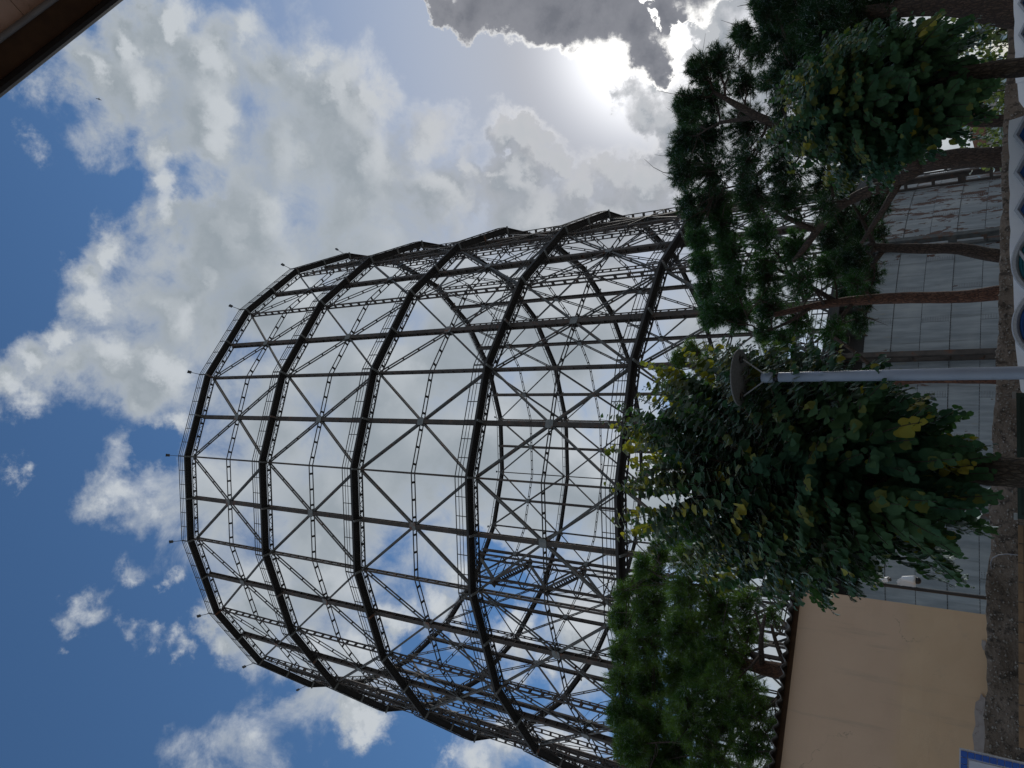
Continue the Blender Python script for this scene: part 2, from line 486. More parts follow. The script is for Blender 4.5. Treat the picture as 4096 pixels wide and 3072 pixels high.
M['rubble'] = mottled('rough_tuff_wall', (.17, .13, .10), (.27, .215, .175), 2.2, .95, c3=(.085, .068, .056), s3=7, t3=(.50, .62), bump_s=.9, bump_scale=14, bd=.06)
M['pebble'] = mottled('pale_pebbles', (.22, .19, .16), (.36, .33, .30), 18, .9)
M['post'] = mottled('pale_blue_grey_paint', (.27, .325, .42), (.32, .375, .47), 2.5, .45, c3=(.25, .295, .37), s3=9, t3=(.6, .75))
M['reflector'] = mottled('speckled_grey_disc', (.15, .155, .158), (.23, .235, .24), 40, .75)
M['black'] = mottled('black_plastic', (.015, .015, .017), (.025, .025, .027), 8, .45)
M['white_plastic'] = mottled('white_plastic', (.74, .76, .78), (.80, .81, .82), 6, .45)
M['white_shell'] = mottled('white_painted_shell', (.80, .82, .87), (.86, .88, .91), 3, .6, c3=(.66, .69, .75), s3=8, t3=(.62, .75), bump_s=.2, bump_scale=40)
M['grey_rim'] = mottled('speckled_grey_rim', (.36, .38, .42), (.50, .52, .55), 60, .8)
M['blue'] = mottled('deep_blue_paint', (.02, .075, .27), (.03, .11, .38), 4, .5)
M['teal'] = mottled('teal_paint', (.015, .13, .18), (.03, .19, .25), 4, .5)
M['tile_blue'] = mottled('glazed_blue_tile', (.010, .085, .42), (.018, .12, .52), 14, .3)
M['tile_white'] = mottled('glazed_white_tile', (.56, .60, .72), (.66, .69, .79), 8, .35)
M['grout'] = mottled('pale_grout', (.52, .55, .62), (.60, .62, .66), 8, .9)
M['green_metal'] = mottled('dark_green_metal', (.012, .032, .028), (.02, .05, .04), 3, .45)
M['zinc'] = mottled('dull_zinc', (.30, .32, .34), (.40, .42, .44), 5, .4, metal=.6)
M['brick'] = mottled('ochre_brick', (.24, .15, .085), (.34, .22, .13), 5, .9, bump_s=.4, bump_scale=40)
M['mortar'] = mottled('grey_mortar', (.16, .145, .13), (.22, .20, .18), 8, .95)
M['terracotta'] = mottled('old_terracotta_tile', (.52, .36, .30), (.62, .45, .39), 4, .9, c3=(.34, .22, .18), s3=7, t3=(.55, .7), bump_s=.4, bump_scale=30)
M['brown_board'] = mottled('dark_brown_board', (.055, .026, .012), (.085, .042, .020), 6, .85)
M['gutter'] = mottled('black_gutter', (.010, .010, .013), (.018, .017, .02), 4, .6)
M['pipe'] = mottled('grey_pipe', (.20, .20, .22), (.27, .27, .29), 8, .5)
M['roof_tile'] = mottled('brown_roof_tile', (.22, .11, .07), (.32, .18, .12), 3, .9)
M['house_wall'] = mottled('pale_house_wall', (.45, .42, .38), (.55, .51, .46), 2, .9)
M['shutter'] = mottled('grey_shutter', (.20, .20, .21), (.26, .26, .27), 4, .7)
M['ground'] = mottled('gravel_ground', (.32, .30, .265), (.40, .375, .335), .6, .95, c3=(.24, .22, .195), s3=3.0, t3=(.55, .7), bump_s=.4, bump_scale=8)  # unseen ground, kept pale so it bounces light onto the shaded foreground

# ================================================================== ground
g = MB()
N = 24
xs = np.linspace(-900, 900, N + 1)
g.add([(x, y, 0) for y in xs for x in xs], [(j * (N + 1) + i, j * (N + 1) + i + 1, (j + 1) * (N + 1) + i + 1, (j + 1) * (N + 1) + i) for j in range(N) for i in range(N)])
structure(g.build('ground', M['ground']))['label'] = 'gravel ground between the wall and the gasholder'

# ================================================================== gasholder frame
GC = np.array([-12.0429, 81.3059, 0.0])
GAZ, GPH, NS, GR = -0.14705, 0.01445, 20, 31.5
PSI0 = math.atan2(-math.cos(GAZ), -math.sin(GAZ))
HS = [84.05, 70.03, 56.0, 41.95, 27.85, 13.8]
HALF = PI / NS
CH = math.cos(HALF)

def sector_rot(j):
    """sector between corner j and corner j+1 (corner 4 faces the camera)"""
    return PSI0 - (GPH + 2 * PI * (j + .5 - 4) / NS)

def flat(off):
    """radial distance of the flat side and half its length, off metres outside the walkway's centre line"""
    x = GR * CH + off
    return x, x * math.tan(HALF)

gas = tag(empty('gasholder_frame', tuple(GC)), 'tall round skeleton gasholder of dark rusty steel lattice rings and columns', 'gasholder')

def slab(mb, o0, o1, z0, z1, mi=0):
    (x0, h0), (x1, h1) = flat(o0), flat(o1)
    mb.add([(x0, -h0, z0), (x1, -h1, z0), (x1, h1, z0), (x0, h0, z0), (x0, -h0, z1), (x1, -h1, z1), (x1, h1, z1), (x0, h0, z1)],
           [(3, 2, 1, 0), (4, 5, 6, 7), (0, 1, 5, 4), (1, 2, 6, 5), (2, 3, 7, 6), (3, 0, 4, 7)], mi)

OUT, IN = -.48, -.90          # the two shells of every lattice member
b = MB()
slab(b, -.38, .36, -.06, .02)
slab(b, -.38, -.31, -.30, -.06); slab(b, .30, .36, -.22, -.06)
WALK = b.mesh('walkway', M['deck'])
b = MB()
for zz, r in ((1.08, .060), (.72, .040), (.38, .040)):
    slab(b, .36 - r / 2, .36 + r / 2, zz - r / 2, zz + r / 2)
x, h = flat(.36)
for k in range(7):
    y = -h + .03 + (2 * h - .06) * k / 6
    b.beam((x, y, .02), (x, y, 1.10), .065, .065, (1, 0, 0))
x2, h2 = flat(-.40)
slab(b, -.415, -.385, .55, .58)
RAIL = b.mesh('railing', M['rail'])
b = MB()
slab(b, IN - .05, IN + .05, -.36, -.24); slab(b, OUT - .03, OUT + .03, -.34, -.26)
xo, ho = flat(OUT); xi, hi = flat(IN)
nz = 20
for k in range(nz):
    ya, yb = -hi + 2 * hi * k / nz, -hi + 2 * hi * (k + 1) / nz
    p, q = ((xo, ya, -.30), (xi, yb, -.30)) if k % 2 else ((xi, ya, -.30), (xo, yb, -.30))
    b.beam(p, q, .055, .04, (0, 0, 1))
for k in range(1, 7):
    y = -hi + 2 * hi * (k - .5) / 6
    b.box((xi, y - .11, -.40), (xo, y + .11, -.33))
TRUSS = b.mesh('ring_lattice', M['deck'])
b = MB(); x, h = flat(0)
b.beam((flat(IN)[0] - .1, 0, -.50), (flat(.42)[0], 0, -.36), .16, .13, (0, 1, 0))
BRK_MID = b.mesh('bracket', M['pale_steel'])
b = MB()
ca, sa = math.cos(HALF), math.sin(HALF)
rc = lambda off, z: ((GR + off / CH) * ca, (GR + off / CH) * sa, z)
b.beam(rc(IN - .1, -.50), rc(.44, -.36), .16, .13, (-sa, ca, 0))
BRK_COR = b.mesh('bracket', M['pale_steel'])

def panel_meshes(H):
    """members of one bay between a ring (z = H) and the ring below (z = 0)"""
    res = {}
    b = MB(); xo, ho = flat(OUT); xi, hi = flat(IN)
    for xx in (xo, xi):
        b.box((xx - .035, -.195, .0), (xx + .035, .195, H - .05))
    b.box((xi + .035, -.05, 0), (xo - .035, .05, H - .05))
    for k in range(12):
        z = H * (k + .5) / 12
        b.box((xi - .04, -.20, z - .03), (xo + .04, .20, z + .03))
    res['main_column'] = b.mesh('main_column', M['rust'])
    b = MB()
    t = (-sa, ca, 0)
    for off in (OUT, IN):
        b.beam(rc(off, 0), rc(off, H - .05), .17, .10, t)
    k = 0; z = .6
    while z < H:
        b.beam(rc(IN, z), rc(OUT, z), .14, .24, t); z += 1.28
    res['side_column'] = b.mesh('side_column', M['rust'])
    for nm, s in (('a', 1), ('b', -1)):
        b = MB()
        xa, ha = flat(-.55); xb, hb_ = flat(-.83)
        for xx in (xa, xb):
            b.beam((xx, -s * (ha - .12), .25), (xx, s * (ha - .12), H - .45), .17, .06, (0, -s * H, 2 * ha))
        for k in range(9):
            f = (k + .5) / 9
            p = np.array([0, -s * (ha - .12) * (1 - 2 * f), .25 + (H - .7) * f])
            b.box((xb, p[1] - .055, p[2] - .07), (xa, p[1] + .055, p[2] + .07))
        res['brace_' + nm] = b.mesh('brace', M['steel'])
    b = MB()
    for xx in (xo + .055, xi - .055):
        zc = H / 2 - .10
        b.prism([(-.36, -.24), (-.25, -.36), (.25, -.36), (.36, -.24), (.36, .24), (.25, .36), (-.25, .36), (-.36, .24)], (xx - .02, 0, zc), (0, 1, 0), (0, 0, 1), (1, 0, 0), .04)
    b.box((xi - .04, -.06, zc - .06), (xo + .04, .06, zc + .06))
    res['gusset_plate'] = b.mesh('gusset_plate', M['pale_steel'])
    b = MB()
    for xx, hh in ((xo + .02, ho), (xi - .0, hi)):
        b.box((xx - .038, -hh, H / 2 - .165), (xx + .038, hh, H / 2 - .085))
    for k in range(6):
        y = -hi + 2 * hi * (k + .5) / 6
        b.box((xi, y - .10, H / 2 - .16), (xo, y + .10, H / 2 - .09))
    res['tie_ring'] = b.mesh('tie_ring', M['rail'])
    return res

PAN = {k: panel_meshes(HS[k] - HS[k + 1]) for k in range(5)}
for k in range(6):
    for j in range(NS):
        rz = Matrix.Rotation(sector_rot(j), 4, 'Z')
        up = Matrix.Translation((0, 0, HS[k])) @ rz
        w = link('walkway', WALK, gas, up)
        link('railing', RAIL, w)
        link('ring_lattice', TRUSS, gas, up)
        link('bracket', BRK_MID, gas, up)
        link('bracket', BRK_COR, gas, up)
        if k < 5:
            dn = Matrix.Translation((0, 0, HS[k + 1])) @ rz
            for nm, me in PAN[k].items():
                link(nm.split('_a')[0] if nm == 'brace_a' else 'brace' if nm == 'brace_b' else nm, me, gas, dn)
# floodlights leaning outwards on the top ring, one per corner
b = MB()
p0 = np.array(rc(.45, .9)); o = np.array((ca, sa, 0))
b.beam(p0, p0 + o * .55 + (0, 0, 1.0), .05, .05, (-sa, ca, 0))
b.beam(p0 + o * .02 + (0, 0, .35), p0 - o * .05 + (0, 0, -.8), .03, .03, (-sa, ca, 0))
pe = p0 + o * .55 + (0, 0, 1.0)
b.beam(pe, pe + o * .22 + (0, 0, .30), .30, .16, (-sa, ca, 0))
b.beam(pe + o * .22 + (0, 0, .30), pe + o * .25 + (0, 0, .34), .34, .20, (-sa, ca, 0))
FLOOD = b.mesh('floodlight', M['lamp_black'])
for j in range(NS):
    link('floodlight', FLOOD, gas, Matrix.Translation((0, 0, HS[0])) @ Matrix.Rotation(sector_rot(j), 4, 'Z'))
# stair tower hanging inside the far side
d = ray(2210, 2330); d = d / math.hypot(d[0], d[1])
e = EYE - GC
bq = e[0] * d[0] + e[1] * d[1]; cq = e[0] ** 2 + e[1] ** 2 - 30.0 ** 2
tt = -bq + math.sqrt(bq * bq - cq)
foot = np.array([EYE[0] + d[0] * tt - GC[0], EYE[1] + d[1] * tt - GC[1]])
ua = math.atan2(foot[1], foot[0])
er = np.array([math.cos(ua), math.sin(ua), 0]); et = np.array([-math.sin(ua), math.cos(ua), 0])
d2 = ray(1915, 2275); topz = 1.6 + d2[2] / math.hypot(d2[0], d2[1]) * tt
st = MB()
P = lambda r, t, z: er * r + et * t + np.array([0, 0, z])
for r in (29.7, 27.9):
    for t in (-2.1, 2.1):
        st.beam(P(r, t, 0), P(r, t, topz), .28, .28, er)
nf = int(topz / 5.2)
zs = [topz - 5.2 * i for i in range(nf + 1)] + [0]
for z in zs[:-1]:
    for r in (29.7, 27.9):
        st.beam(P(r, -2.1, z), P(r, 2.1, z), .14, .14, er)
    for t in (-2.1, 2.1):
        st.beam(P(29.7, t, z), P(27.9, t, z), .14, .14, et)
    for s in (-1, 1):
        st.beam(P(29.7, -2.1 * s, z), P(29.7, 2.1 * s, max(z - 5.2, 0)), .08, .08, er)
        st.beam(P(29.7, 2.1 * s, z), P(27.9, 2.1 * s, max(z - 5.2, 0)), .08, .08, et)
tower = st.build('stair_tower', M['rust'], gas)
for i, z in enumerate(zs[:-1]):
    f = MB(); s = 1 if i % 2 else -1
    z2 = max(z - 5.2, 0)
    for r in (28.2, 29.3):
        f.beam(P(r, 2.0 * s, z), P(r, -2.0 * s, z2), .10, .42, er)
        f.beam(P(r, 2.0 * s, z + 1.1), P(r, -2.0 * s, z2 + 1.1), .05, .05, er)
    for q in range(16):
        w_ = (q + .5) / 16
        f.beam(P(28.2, 2.0 * s * (1 - 2 * w_), z + (z2 - z) * w_), P(29.3, 2.0 * s * (1 - 2 * w_), z + (z2 - z) * w_), .26, .05, et)
        if q % 4 == 0:
            f.beam(P(28.2, 2.0 * s * (1 - 2 * w_), z + (z2 - z) * w_), P(28.2, 2.0 * s * (1 - 2 * w_), z + (z2 - z) * w_ + 1.1), .05, .05, et)
    f.beam(P(28.75, 2.0 * s, z - .04), P(28.75, 2.9 * s, z - .04), 1.3, .08, er)
    f.build('stair_flight', M['steel'], tower)

# ================================================================== tank at the foot of the frame
tank = tag(empty('gas_tank', tuple(GC)), 'low grey riveted steel tank with rust patches at the foot of the gasholder', 'tank')
TR, TH, NC = 30.4, 11.6, 7
def arc_pts(r, a0, a1, n):
    return [(r * math.cos(a0 + (a1 - a0) * i / n), r * math.sin(a0 + (a1 - a0) * i / n)) for i in range(n + 1)]
def shell(mb, r0, r1, a0, a1, z0, z1, n, mi=0):
    p, q = arc_pts(r0, a0, a1, n), arc_pts(r1, a0, a1, n)
    vs = [(x, y, z0) for x, y in p] + [(x, y, z0) for x, y in q] + [(x, y, z1) for x, y in p] + [(x, y, z1) for x, y in q]
    k = n + 1
    fs = []
    for i in range(n):
        fs += [(k + i, k + i + 1, 3 * k + i + 1, 3 * k + i), (i + 1, i, 2 * k + i, 2 * k + i + 1), (2 * k + i, 3 * k + i, 3 * k + i + 1, 2 * k + i + 1), (i, i + 1, k + i + 1, k + i)]
    fs += [(0, k, 3 * k, 2 * k), (k - 1, 2 * k - 1 + 0, 4 * k - 1, 3 * k - 1)]
    mb.add(vs, fs, mi)
CAM_A = PSI0
course = [0, 1.72, 3.36, 5.02, 6.66, 8.32, 9.98, TH]
rv = MB()
nplate = 36
da = 2 * PI / nplate
a_vis0, a_vis1 = PSI0 - 2 * PI * 3.2 / NS, PSI0 + 2 * PI * 5.2 / NS
hid = MB(); shell(hid, TR - .12, TR - .06, a_vis1, a_vis0 + 2 * PI, 0, TH, 60); shell(hid, TR - .12, TR - .06, a_vis0, a_vis1, 0, TH, 60)
hid.build('back_shell', M['deck'], tank)
for c in range(NC):
    i = 0
    a = a_vis0 + (da * .5 if c % 2 else 0)
    while a < a_vis1:
        mb = MB(); out = .045 if c % 2 == 0 else 0.0
        shell(mb, TR - .05, TR + out + RNG.uniform(-.006, .006), a + .0004, a + da - .0004, course[c], course[c + 1] - .035, 5)
        jj = 4 - (a + da / 2 - PSI0) / (2 * PI / NS) - GPH / (2 * PI / NS)
        rusty = (.95 < jj < 2.05) or (.2 < jj < .95 and RNG.random() < .7) or (c < 2 and RNG.random() < .35) or RNG.random() < .04
        mb.build('plate', M['plate_rusty'] if rusty else M['plate'], tank)
        for dx in (.06, .16, .26, .36):
            for q in range(11):
                z = course[c] + .12 + (course[c + 1] - course[c] - .24) * q / 10
                aa = a + dx / TR
                p = np.array([math.cos(aa), math.sin(aa), 0]); tn = np.array([-p[1], p[0], 0]); ct = p * (TR + out + .004) + (0, 0, z)
                rv.add([ct + tn * .035, ct + (0, 0, .035), ct - tn * .035, ct - (0, 0, .035), ct + p * .03], [(0, 1, 4), (1, 2, 4), (2, 3, 4), (3, 0, 4)])
        a += da
    nr = 420
    for q in range(nr):
        aa = a_vis0 + (a_vis1 - a_vis0) * q / nr
        p = np.array([math.cos(aa), math.sin(aa), 0]); tn = np.array([-p[1], p[0], 0]); ct = p * (TR + .04) + (0, 0, course[c + 1] - .03)
        rv.add([ct + tn * .03, ct + (0, 0, .03), ct - tn * .03, ct - (0, 0, .03), ct + p * .03], [(0, 1, 4), (1, 2, 4), (2, 3, 4), (3, 0, 4)])
r_ = rv.build('rivets', M['shutter'], tank); r_['kind'] = 'stuff'
gal = MB()
shell(gal, 29.2, 32.2, 0, 2 * PI, 13.25, 13.40, 120)
shell(gal, 32.1, 32.2, 0, 2 * PI, 12.95, 13.24, 120)
shell(gal, 30.30, 30.38, 0, 2 * PI, TH + .004, 13.24, 120)
gal.build('gallery', M['deck'], tank)
nb = 100
for k in range(nb):
    aa = PSI0 - (GPH + 2 * PI * (k - 20) / nb)
    if not (a_vis0 - .1 < aa < a_vis1 + .1 or a_vis0 - .1 < aa + 2 * PI < a_vis1 + .1):
        continue
    mb = MB()
    mb.prism([(30.42, 11.35), (30.42, 13.24), (32.05, 13.24), (31.95, 12.85)], (0, 0, 0), (math.cos(aa), math.sin(aa), 0), (0, 0, 1), (-math.sin(aa), math.cos(aa), 0), .07)
    mb.build('gallery_bracket', M['steel'], tank)
for j in range(NS):
    aa = PSI0 - (GPH + 2 * PI * (j - 4) / NS)
    er_ = np.array([math.cos(aa), math.sin(aa), 0]); et_ = np.array([-math.sin(aa), math.cos(aa), 0])
    mb = MB()
    mb.beam(er_ * 31.35, er_ * 31.35 + (0, 0, 13.24), .34, .12, et_)
    mb.beam(er_ * 31.10, er_ * 31.10 + (0, 0, 13.24), .10, .36, et_)
    mb.beam(er_ * 30.55 + (0, 0, .0), er_ * 30.55 + (0, 0, 11.6), .26, .14, et_)
    for z in (1.2, 3.0, 4.9, 6.8, 8.7, 10.6):
        mb.beam(er_ * 30.5 + (0, 0, z), er_ * 31.25 + (0, 0, z), .22, .5 if z in (3.0, 6.8) else .22, et_)
    mb.build('buttress', M['rust'] if j in (1, 3) else M['steel'], tank)

# ================================================================== trees
def frame_from(dirv, n=None):
    d = dirv / np.linalg.norm(dirv)
    r = NR.normal(size=3) if n is None else n
    s = r - d * (r @ d); s /= np.linalg.norm(s)
    return d, s, np.cross(d, s)

def curve(p, c, q, n):
    t = np.linspace(0, 1, n)[:, None]
    return (1 - t) ** 2 * p + 2 * t * (1 - t) * c + t ** 2 * q

def resample(pts, rad, step=.25):
    P_, R_ = [], []
    for (a, ra), (b_, rb) in zip(zip(pts[:-1], rad[:-1]), zip(pts[1:], rad[1:])):
        n = max(1, int(np.linalg.norm(b_ - a) / step))
        for i in range(n):
            t = i / n
            P_.append(a + (b_ - a) * t); R_.append(ra + (rb - ra) * t)
    P_.append(pts[-1]); R_.append(rad[-1])
    P_ = np.array(P_)
    for _ in range(3):
        P_[1:-1] = P_[1:-1] * .5 + (P_[:-2] + P_[2:]) * .25
    return P_, R_

TWIGS = []
def twig_tris(segs, rads):
    """three-sided twigs, all joined: segs (k,2,3), rads (k,2)"""
    k = len(segs)
    a = segs[:, 1] - segs[:, 0]; a /= np.linalg.norm(a, axis=1)[:, None] + 1e-9
    ref = np.where(np.abs(a[:, :1]) < .8, np.array([[1., 0, 0]]), np.array([[0, 1., 0]]))
    s = np.cross(a, ref); s /= np.linalg.norm(s, axis=1)[:, None]; t = np.cross(a, s)
    V = np.zeros((k, 6, 3))
    for e in range(2):
        for j in range(3):
            an = 2 * PI * j / 3
            V[:, e * 3 + j] = segs[:, e] + (s * math.cos(an) + t * math.sin(an)) * rads[:, e:e + 1]
    base = np.array([(0, 1, 4), (0, 4, 3), (1, 2, 5), (1, 5, 4), (2, 0, 3), (2, 3, 5)])
    T = (base[None] + (np.arange(k) * 6)[:, None, None]).reshape(-1, 3)
    return V.reshape(-1, 3), T

def pine(label, trunk, limbs, clusters, dist, bark_mat, needle_mat, dens=1.0, depth=1.6, needles=36, group='umbrella pines between the wall and the tank'):
    """trunk / limbs: photo points (X, Y, radius m, distance offset); clusters: (X, Y, radius px, weight)"""
    tp = [at(X, Y, dist + dd) for X, Y, r, dd in trunk]; tr = [r for X, Y, r, dd in trunk]
    base = np.array([tp[0][0], tp[0][1], 0.0])
    root = tag(empty('pine_tree', tuple(base)), label, 'tree', group)
    tp = [base] + tp; tr = [tr[0] * 1.15] + tr
    TP, TRr = resample(tp, tr)
    tb = MB(); tb.tube(TP - base, TRr, 9, wob=.06)
    tb.build('trunk', bark_mat, root, smooth=True)
    nodes = [(p, r) for p, r, i in zip(TP, TRr, range(len(TP))) if i > len(TP) * .45]
    for lb in limbs:
        pts = [at(X, Y, dist + dd) for X, Y, r, dd in lb]; rr = [r for X, Y, r, dd in lb]
        P_, R_ = resample(pts, rr)
        mb = MB(); mb.tube(P_ - base, R_, 7, wob=.06)
        mb.build('limb', M['pine_bark_dark'], root, smooth=True)
        nodes += list(zip(P_, R_))
    segs, rads = [], []
    NV, NT_ = [], []
    lm = MB()
    nv = 0
    for X, Y, rpx, wt_ in clusters:
        c = at(X, Y, dist + NR.uniform(-1, 1) * depth)
        R = rpx / FPX * np.linalg.norm(c - EYE)
        wt_ = wt_ * NR.uniform(.55, 1.15)
        pts = np.array([n[0] for n in nodes]); rr = np.array([n[1] for n in nodes])
        dd = np.linalg.norm(pts - c, axis=1) + np.maximum(0, pts[:, 2] - c[2] + .2) * 1.2
        k = int(np.argmin(dd))
        p = pts[k]
        L = np.linalg.norm(c - p)
        if L > .3:
            ctrl = (p + c) / 2 + np.array([0, 0, -.12 * L]) + NR.normal(size=3) * .10 * L
            cv = curve(p, ctrl, c, max(4, int(L / .3)))
            cv[1:-1] += NR.normal(size=(len(cv) - 2, 3)) * .04
            r0 = min(rr[k] * .6, .02 + .022 * L); r1 = .018
            rad = np.linspace(r0, r1, len(cv))
            lm.tube(cv - base, list(rad), 5)
            nodes += list(zip(cv[1:], rad[1:]))
            for _k in range(7):                                   # bare side branchlets
                a_ = cv[int(NR.integers(1, len(cv)))]; e2 = c + NR.normal(size=3) * R * .8
                q_ = curve(a_, (a_ + e2) / 2 + NR.normal(size=3) * .22, e2, 5)
                segs += list(np.stack([q_[:-1], q_[1:]], 1)); rads += [(.019 - .004 * z_, .015 - .004 * z_) for z_ in range(4)]
        # twigs and needle tufts of this cluster
        nt = max(12, int(225 * dens * (wt_ if X < 2940 or dist != 22.0 else .75 * wt_) * (R / .7) ** 2))
        dirs = NR.normal(size=(nt, 3)); dirs[:, 2] += .35
        dirs /= np.linalg.norm(dirs, axis=1)[:, None]
        tip = c + dirs * (R * .98 * NR.uniform(.12, 1.0, (nt, 1)) ** .6) * np.array([1, 1, .8])
        mid = c + (tip - c) * NR.uniform(.3, .55, (nt, 1)) + NR.normal(size=(nt, 3)) * .07 * R - np.array([0, 0, .08 * R])
        cc = c + NR.normal(size=(nt, 3)) * .05 * R
        segs += list(np.stack([cc, mid], 1)) + list(np.stack([mid, tip], 1))
        rads += [(.010, .008)] * nt + [(.008, .005)] * nt
        for q in range(nt):
            ax = tip[q] - mid[q] + np.array([0, 0, .15 * R]); ax /= np.linalg.norm(ax)
            d, s, t = frame_from(ax)
            m_ = needles
            th = np.arccos(1 - NR.uniform(0, 1, m_) * .92); ph_ = NR.uniform(0, 2 * PI, m_)
            dv = d * np.cos(th)[:, None] + s * (np.sin(th) * np.cos(ph_))[:, None] + t * (np.sin(th) * np.sin(ph_))[:, None]
            ln = NR.uniform(.09, .19, m_)[:, None] * (1.25 if dist == 22.0 else 1.0)
            o_ = tip[q] - d * NR.uniform(0, .16, m_)[:, None]
            sd = np.cross(dv, NR.normal(size=(m_, 3))); sd /= np.linalg.norm(sd, axis=1)[:, None]
            e_ = o_ + dv * ln
            V = np.stack([o_ - sd * .0062, o_ + sd * .0062, e_], 1).reshape(-1, 3)
            NV.append(V); NT_.append(np.arange(m_ * 3).reshape(-1, 3) + nv); nv += m_ * 3
    if lm.v:
        lm.build('branches', M['pine_bark_dark'], root, smooth=True)['kind'] = 'stuff'
    V, T = twig_tris(np.array(segs), np.array(rads))
    link('twigs', tri_mesh('twigs', V - base, T, M['twig']), root)['kind'] = 'stuff'
    link('needles', tri_mesh('needles', np.concatenate(NV) - base, np.concatenate(NT_), needle_mat), root)['kind'] = 'stuff'
    return root

pine('tall forked pine with a twisting dark red trunk beside the right edge of the tank',
     [(4012, 632, .24, 0), (3780, 628, .22, 0), (3690, 655, .21, 0)],
     [[(3690, 655, .20, 0), (3640, 690, .19, .1), (3594, 726, .17, .2), (3446, 773, .14, .3), (3367, 800, .13, .3), (3297, 877, .12, .4), (3263, 920, .11, .4), (3228, 986, .09, .5), (3173, 1046, .06, .6)],
      [(3263, 922, .09, .4), (3198, 917, .08, .3), (3149, 863, .07, .2), (3089, 833, .05, 0)],
      [(3690, 655, .19, 0), (3560, 640, .17, -.3), (3400, 600, .15, -.5), (3161, 515, .13, -.8), (3022, 468, .11, -.9), (2959, 422, .09, -.9), (2895, 392, .07, -1), (2853, 367, .05, -1)],
      [(3022, 468, .08, -.9), (2950, 480, .06, -.6), (2880, 490, .05, -.4)],
      [(3400, 600, .10, -.5), (3250, 620, .09, -.2), (3127, 590, .08, 0), (3064, 680, .06, .2), (2960, 740, .05, .4)],
      [(3594, 735, .10, .2), (3535, 838, .08, .6), (3446, 972, .05, 1)]],
     [(2800, 280, 70, 1.2), (2760, 430, 80, 1.2), (2745, 560, 80, 1.3), (2738, 690, 80, 1.3), (2752, 810, 70, 1.3), (2880, 250, 80, .9), (2850, 390, 95, .8), (2840, 540, 105, .8), (2840, 680, 105, .8),
      (2860, 810, 90, 1), (2980, 330, 80, .6), (2990, 500, 105, .55), (2990, 650, 110, .6), (3010, 780, 100, .8), (3120, 560, 90, .5), (3140, 690, 100, .6), (3160, 800, 95, .8), (3290, 720, 80, .5), (2700, 620, 45, 1.3), (2780, 880, 50, 1.3), (3290, 830, 70, .6)],
     21.5, M['pine_bark_dark'], M['needle_dark'], 1.4)
pine('slender pine with a straight orange red trunk leaning in front of the grey tank',
     [(3995, 1168, .20, 0), (3867, 1190, .17, 0), (3694, 1190, .16, 0), (3496, 1195, .15, 0), (3347, 1210, .13, 0), (3248, 1224, .11, 0), (3099, 1259, .08, 0)],
     [[(3347, 1210, .08, 0), (3250, 1150, .07, .4), (3120, 1080, .05, .8), (3000, 1020, .04, 1)], [(3248, 1224, .07, 0), (3150, 1300, .05, -.4), (3050, 1330, .04, -.6)],
      [(3420, 1200, .06, 0), (3350, 1290, .05, -.3), (3260, 1370, .04, -.5)]],
     [(2795, 950, 65, 1.3), (2812, 1050, 70, 1.3), (2832, 1160, 75, 1.3), (2850, 1260, 75, 1.3), (2890, 900, 85, 1), (2920, 1010, 95, .9), (2940, 1140, 105, .9), (2950, 1260, 85, 1), (3050, 940, 90, .7),
      (3070, 1090, 100, .6), (3080, 1230, 95, .7), (3190, 1000, 90, .6), (3210, 1130, 95, .5), (3190, 1290, 85, .6), (3130, 1370, 65, .8), (3320, 1080, 75, .6), (3330, 1330, 75, .6), (3420, 1130, 60, .5), (3060, 1340, 60, .8)],
     23.5, M['pine_bark'], M['needle_mid'], 1.4)
pine('small pine with a crooked grey trunk bending sideways against the tank buttress',
     [(4000, 1028, .20, 0), (3940, 1031, .19, 0), (3887, 998, .18, 0), (3842, 982, .17, 0), (3733, 1001, .16, 0), (3634, 991, .15, 0), (3535, 996, .13, 0), (3470, 985, .10, 0)],
     [[(3535, 996, .09, 0), (3500, 1050, .07, .2), (3440, 1110, .05, .4)], [(3500, 990, .08, 0), (3450, 880, .06, .5), (3400, 800, .04, .8)]],
     [(3400, 950, 80, .7), (3420, 1040, 80, .8), (3440, 880, 60, .8), (3380, 760, 60, .7), (3500, 1090, 60, .7), (3520, 930, 50, .6), (3360, 870, 70, .7), (3480, 780, 45, .5), (3470, 1180, 60, .8), (3400, 1160, 70, .8), (3440, 1290, 60, .7), (3530, 820, 50, .7), (3320, 960, 70, .8)],
     25.5, M['pine_bark_dark'], M['needle_dark'], 1.5)
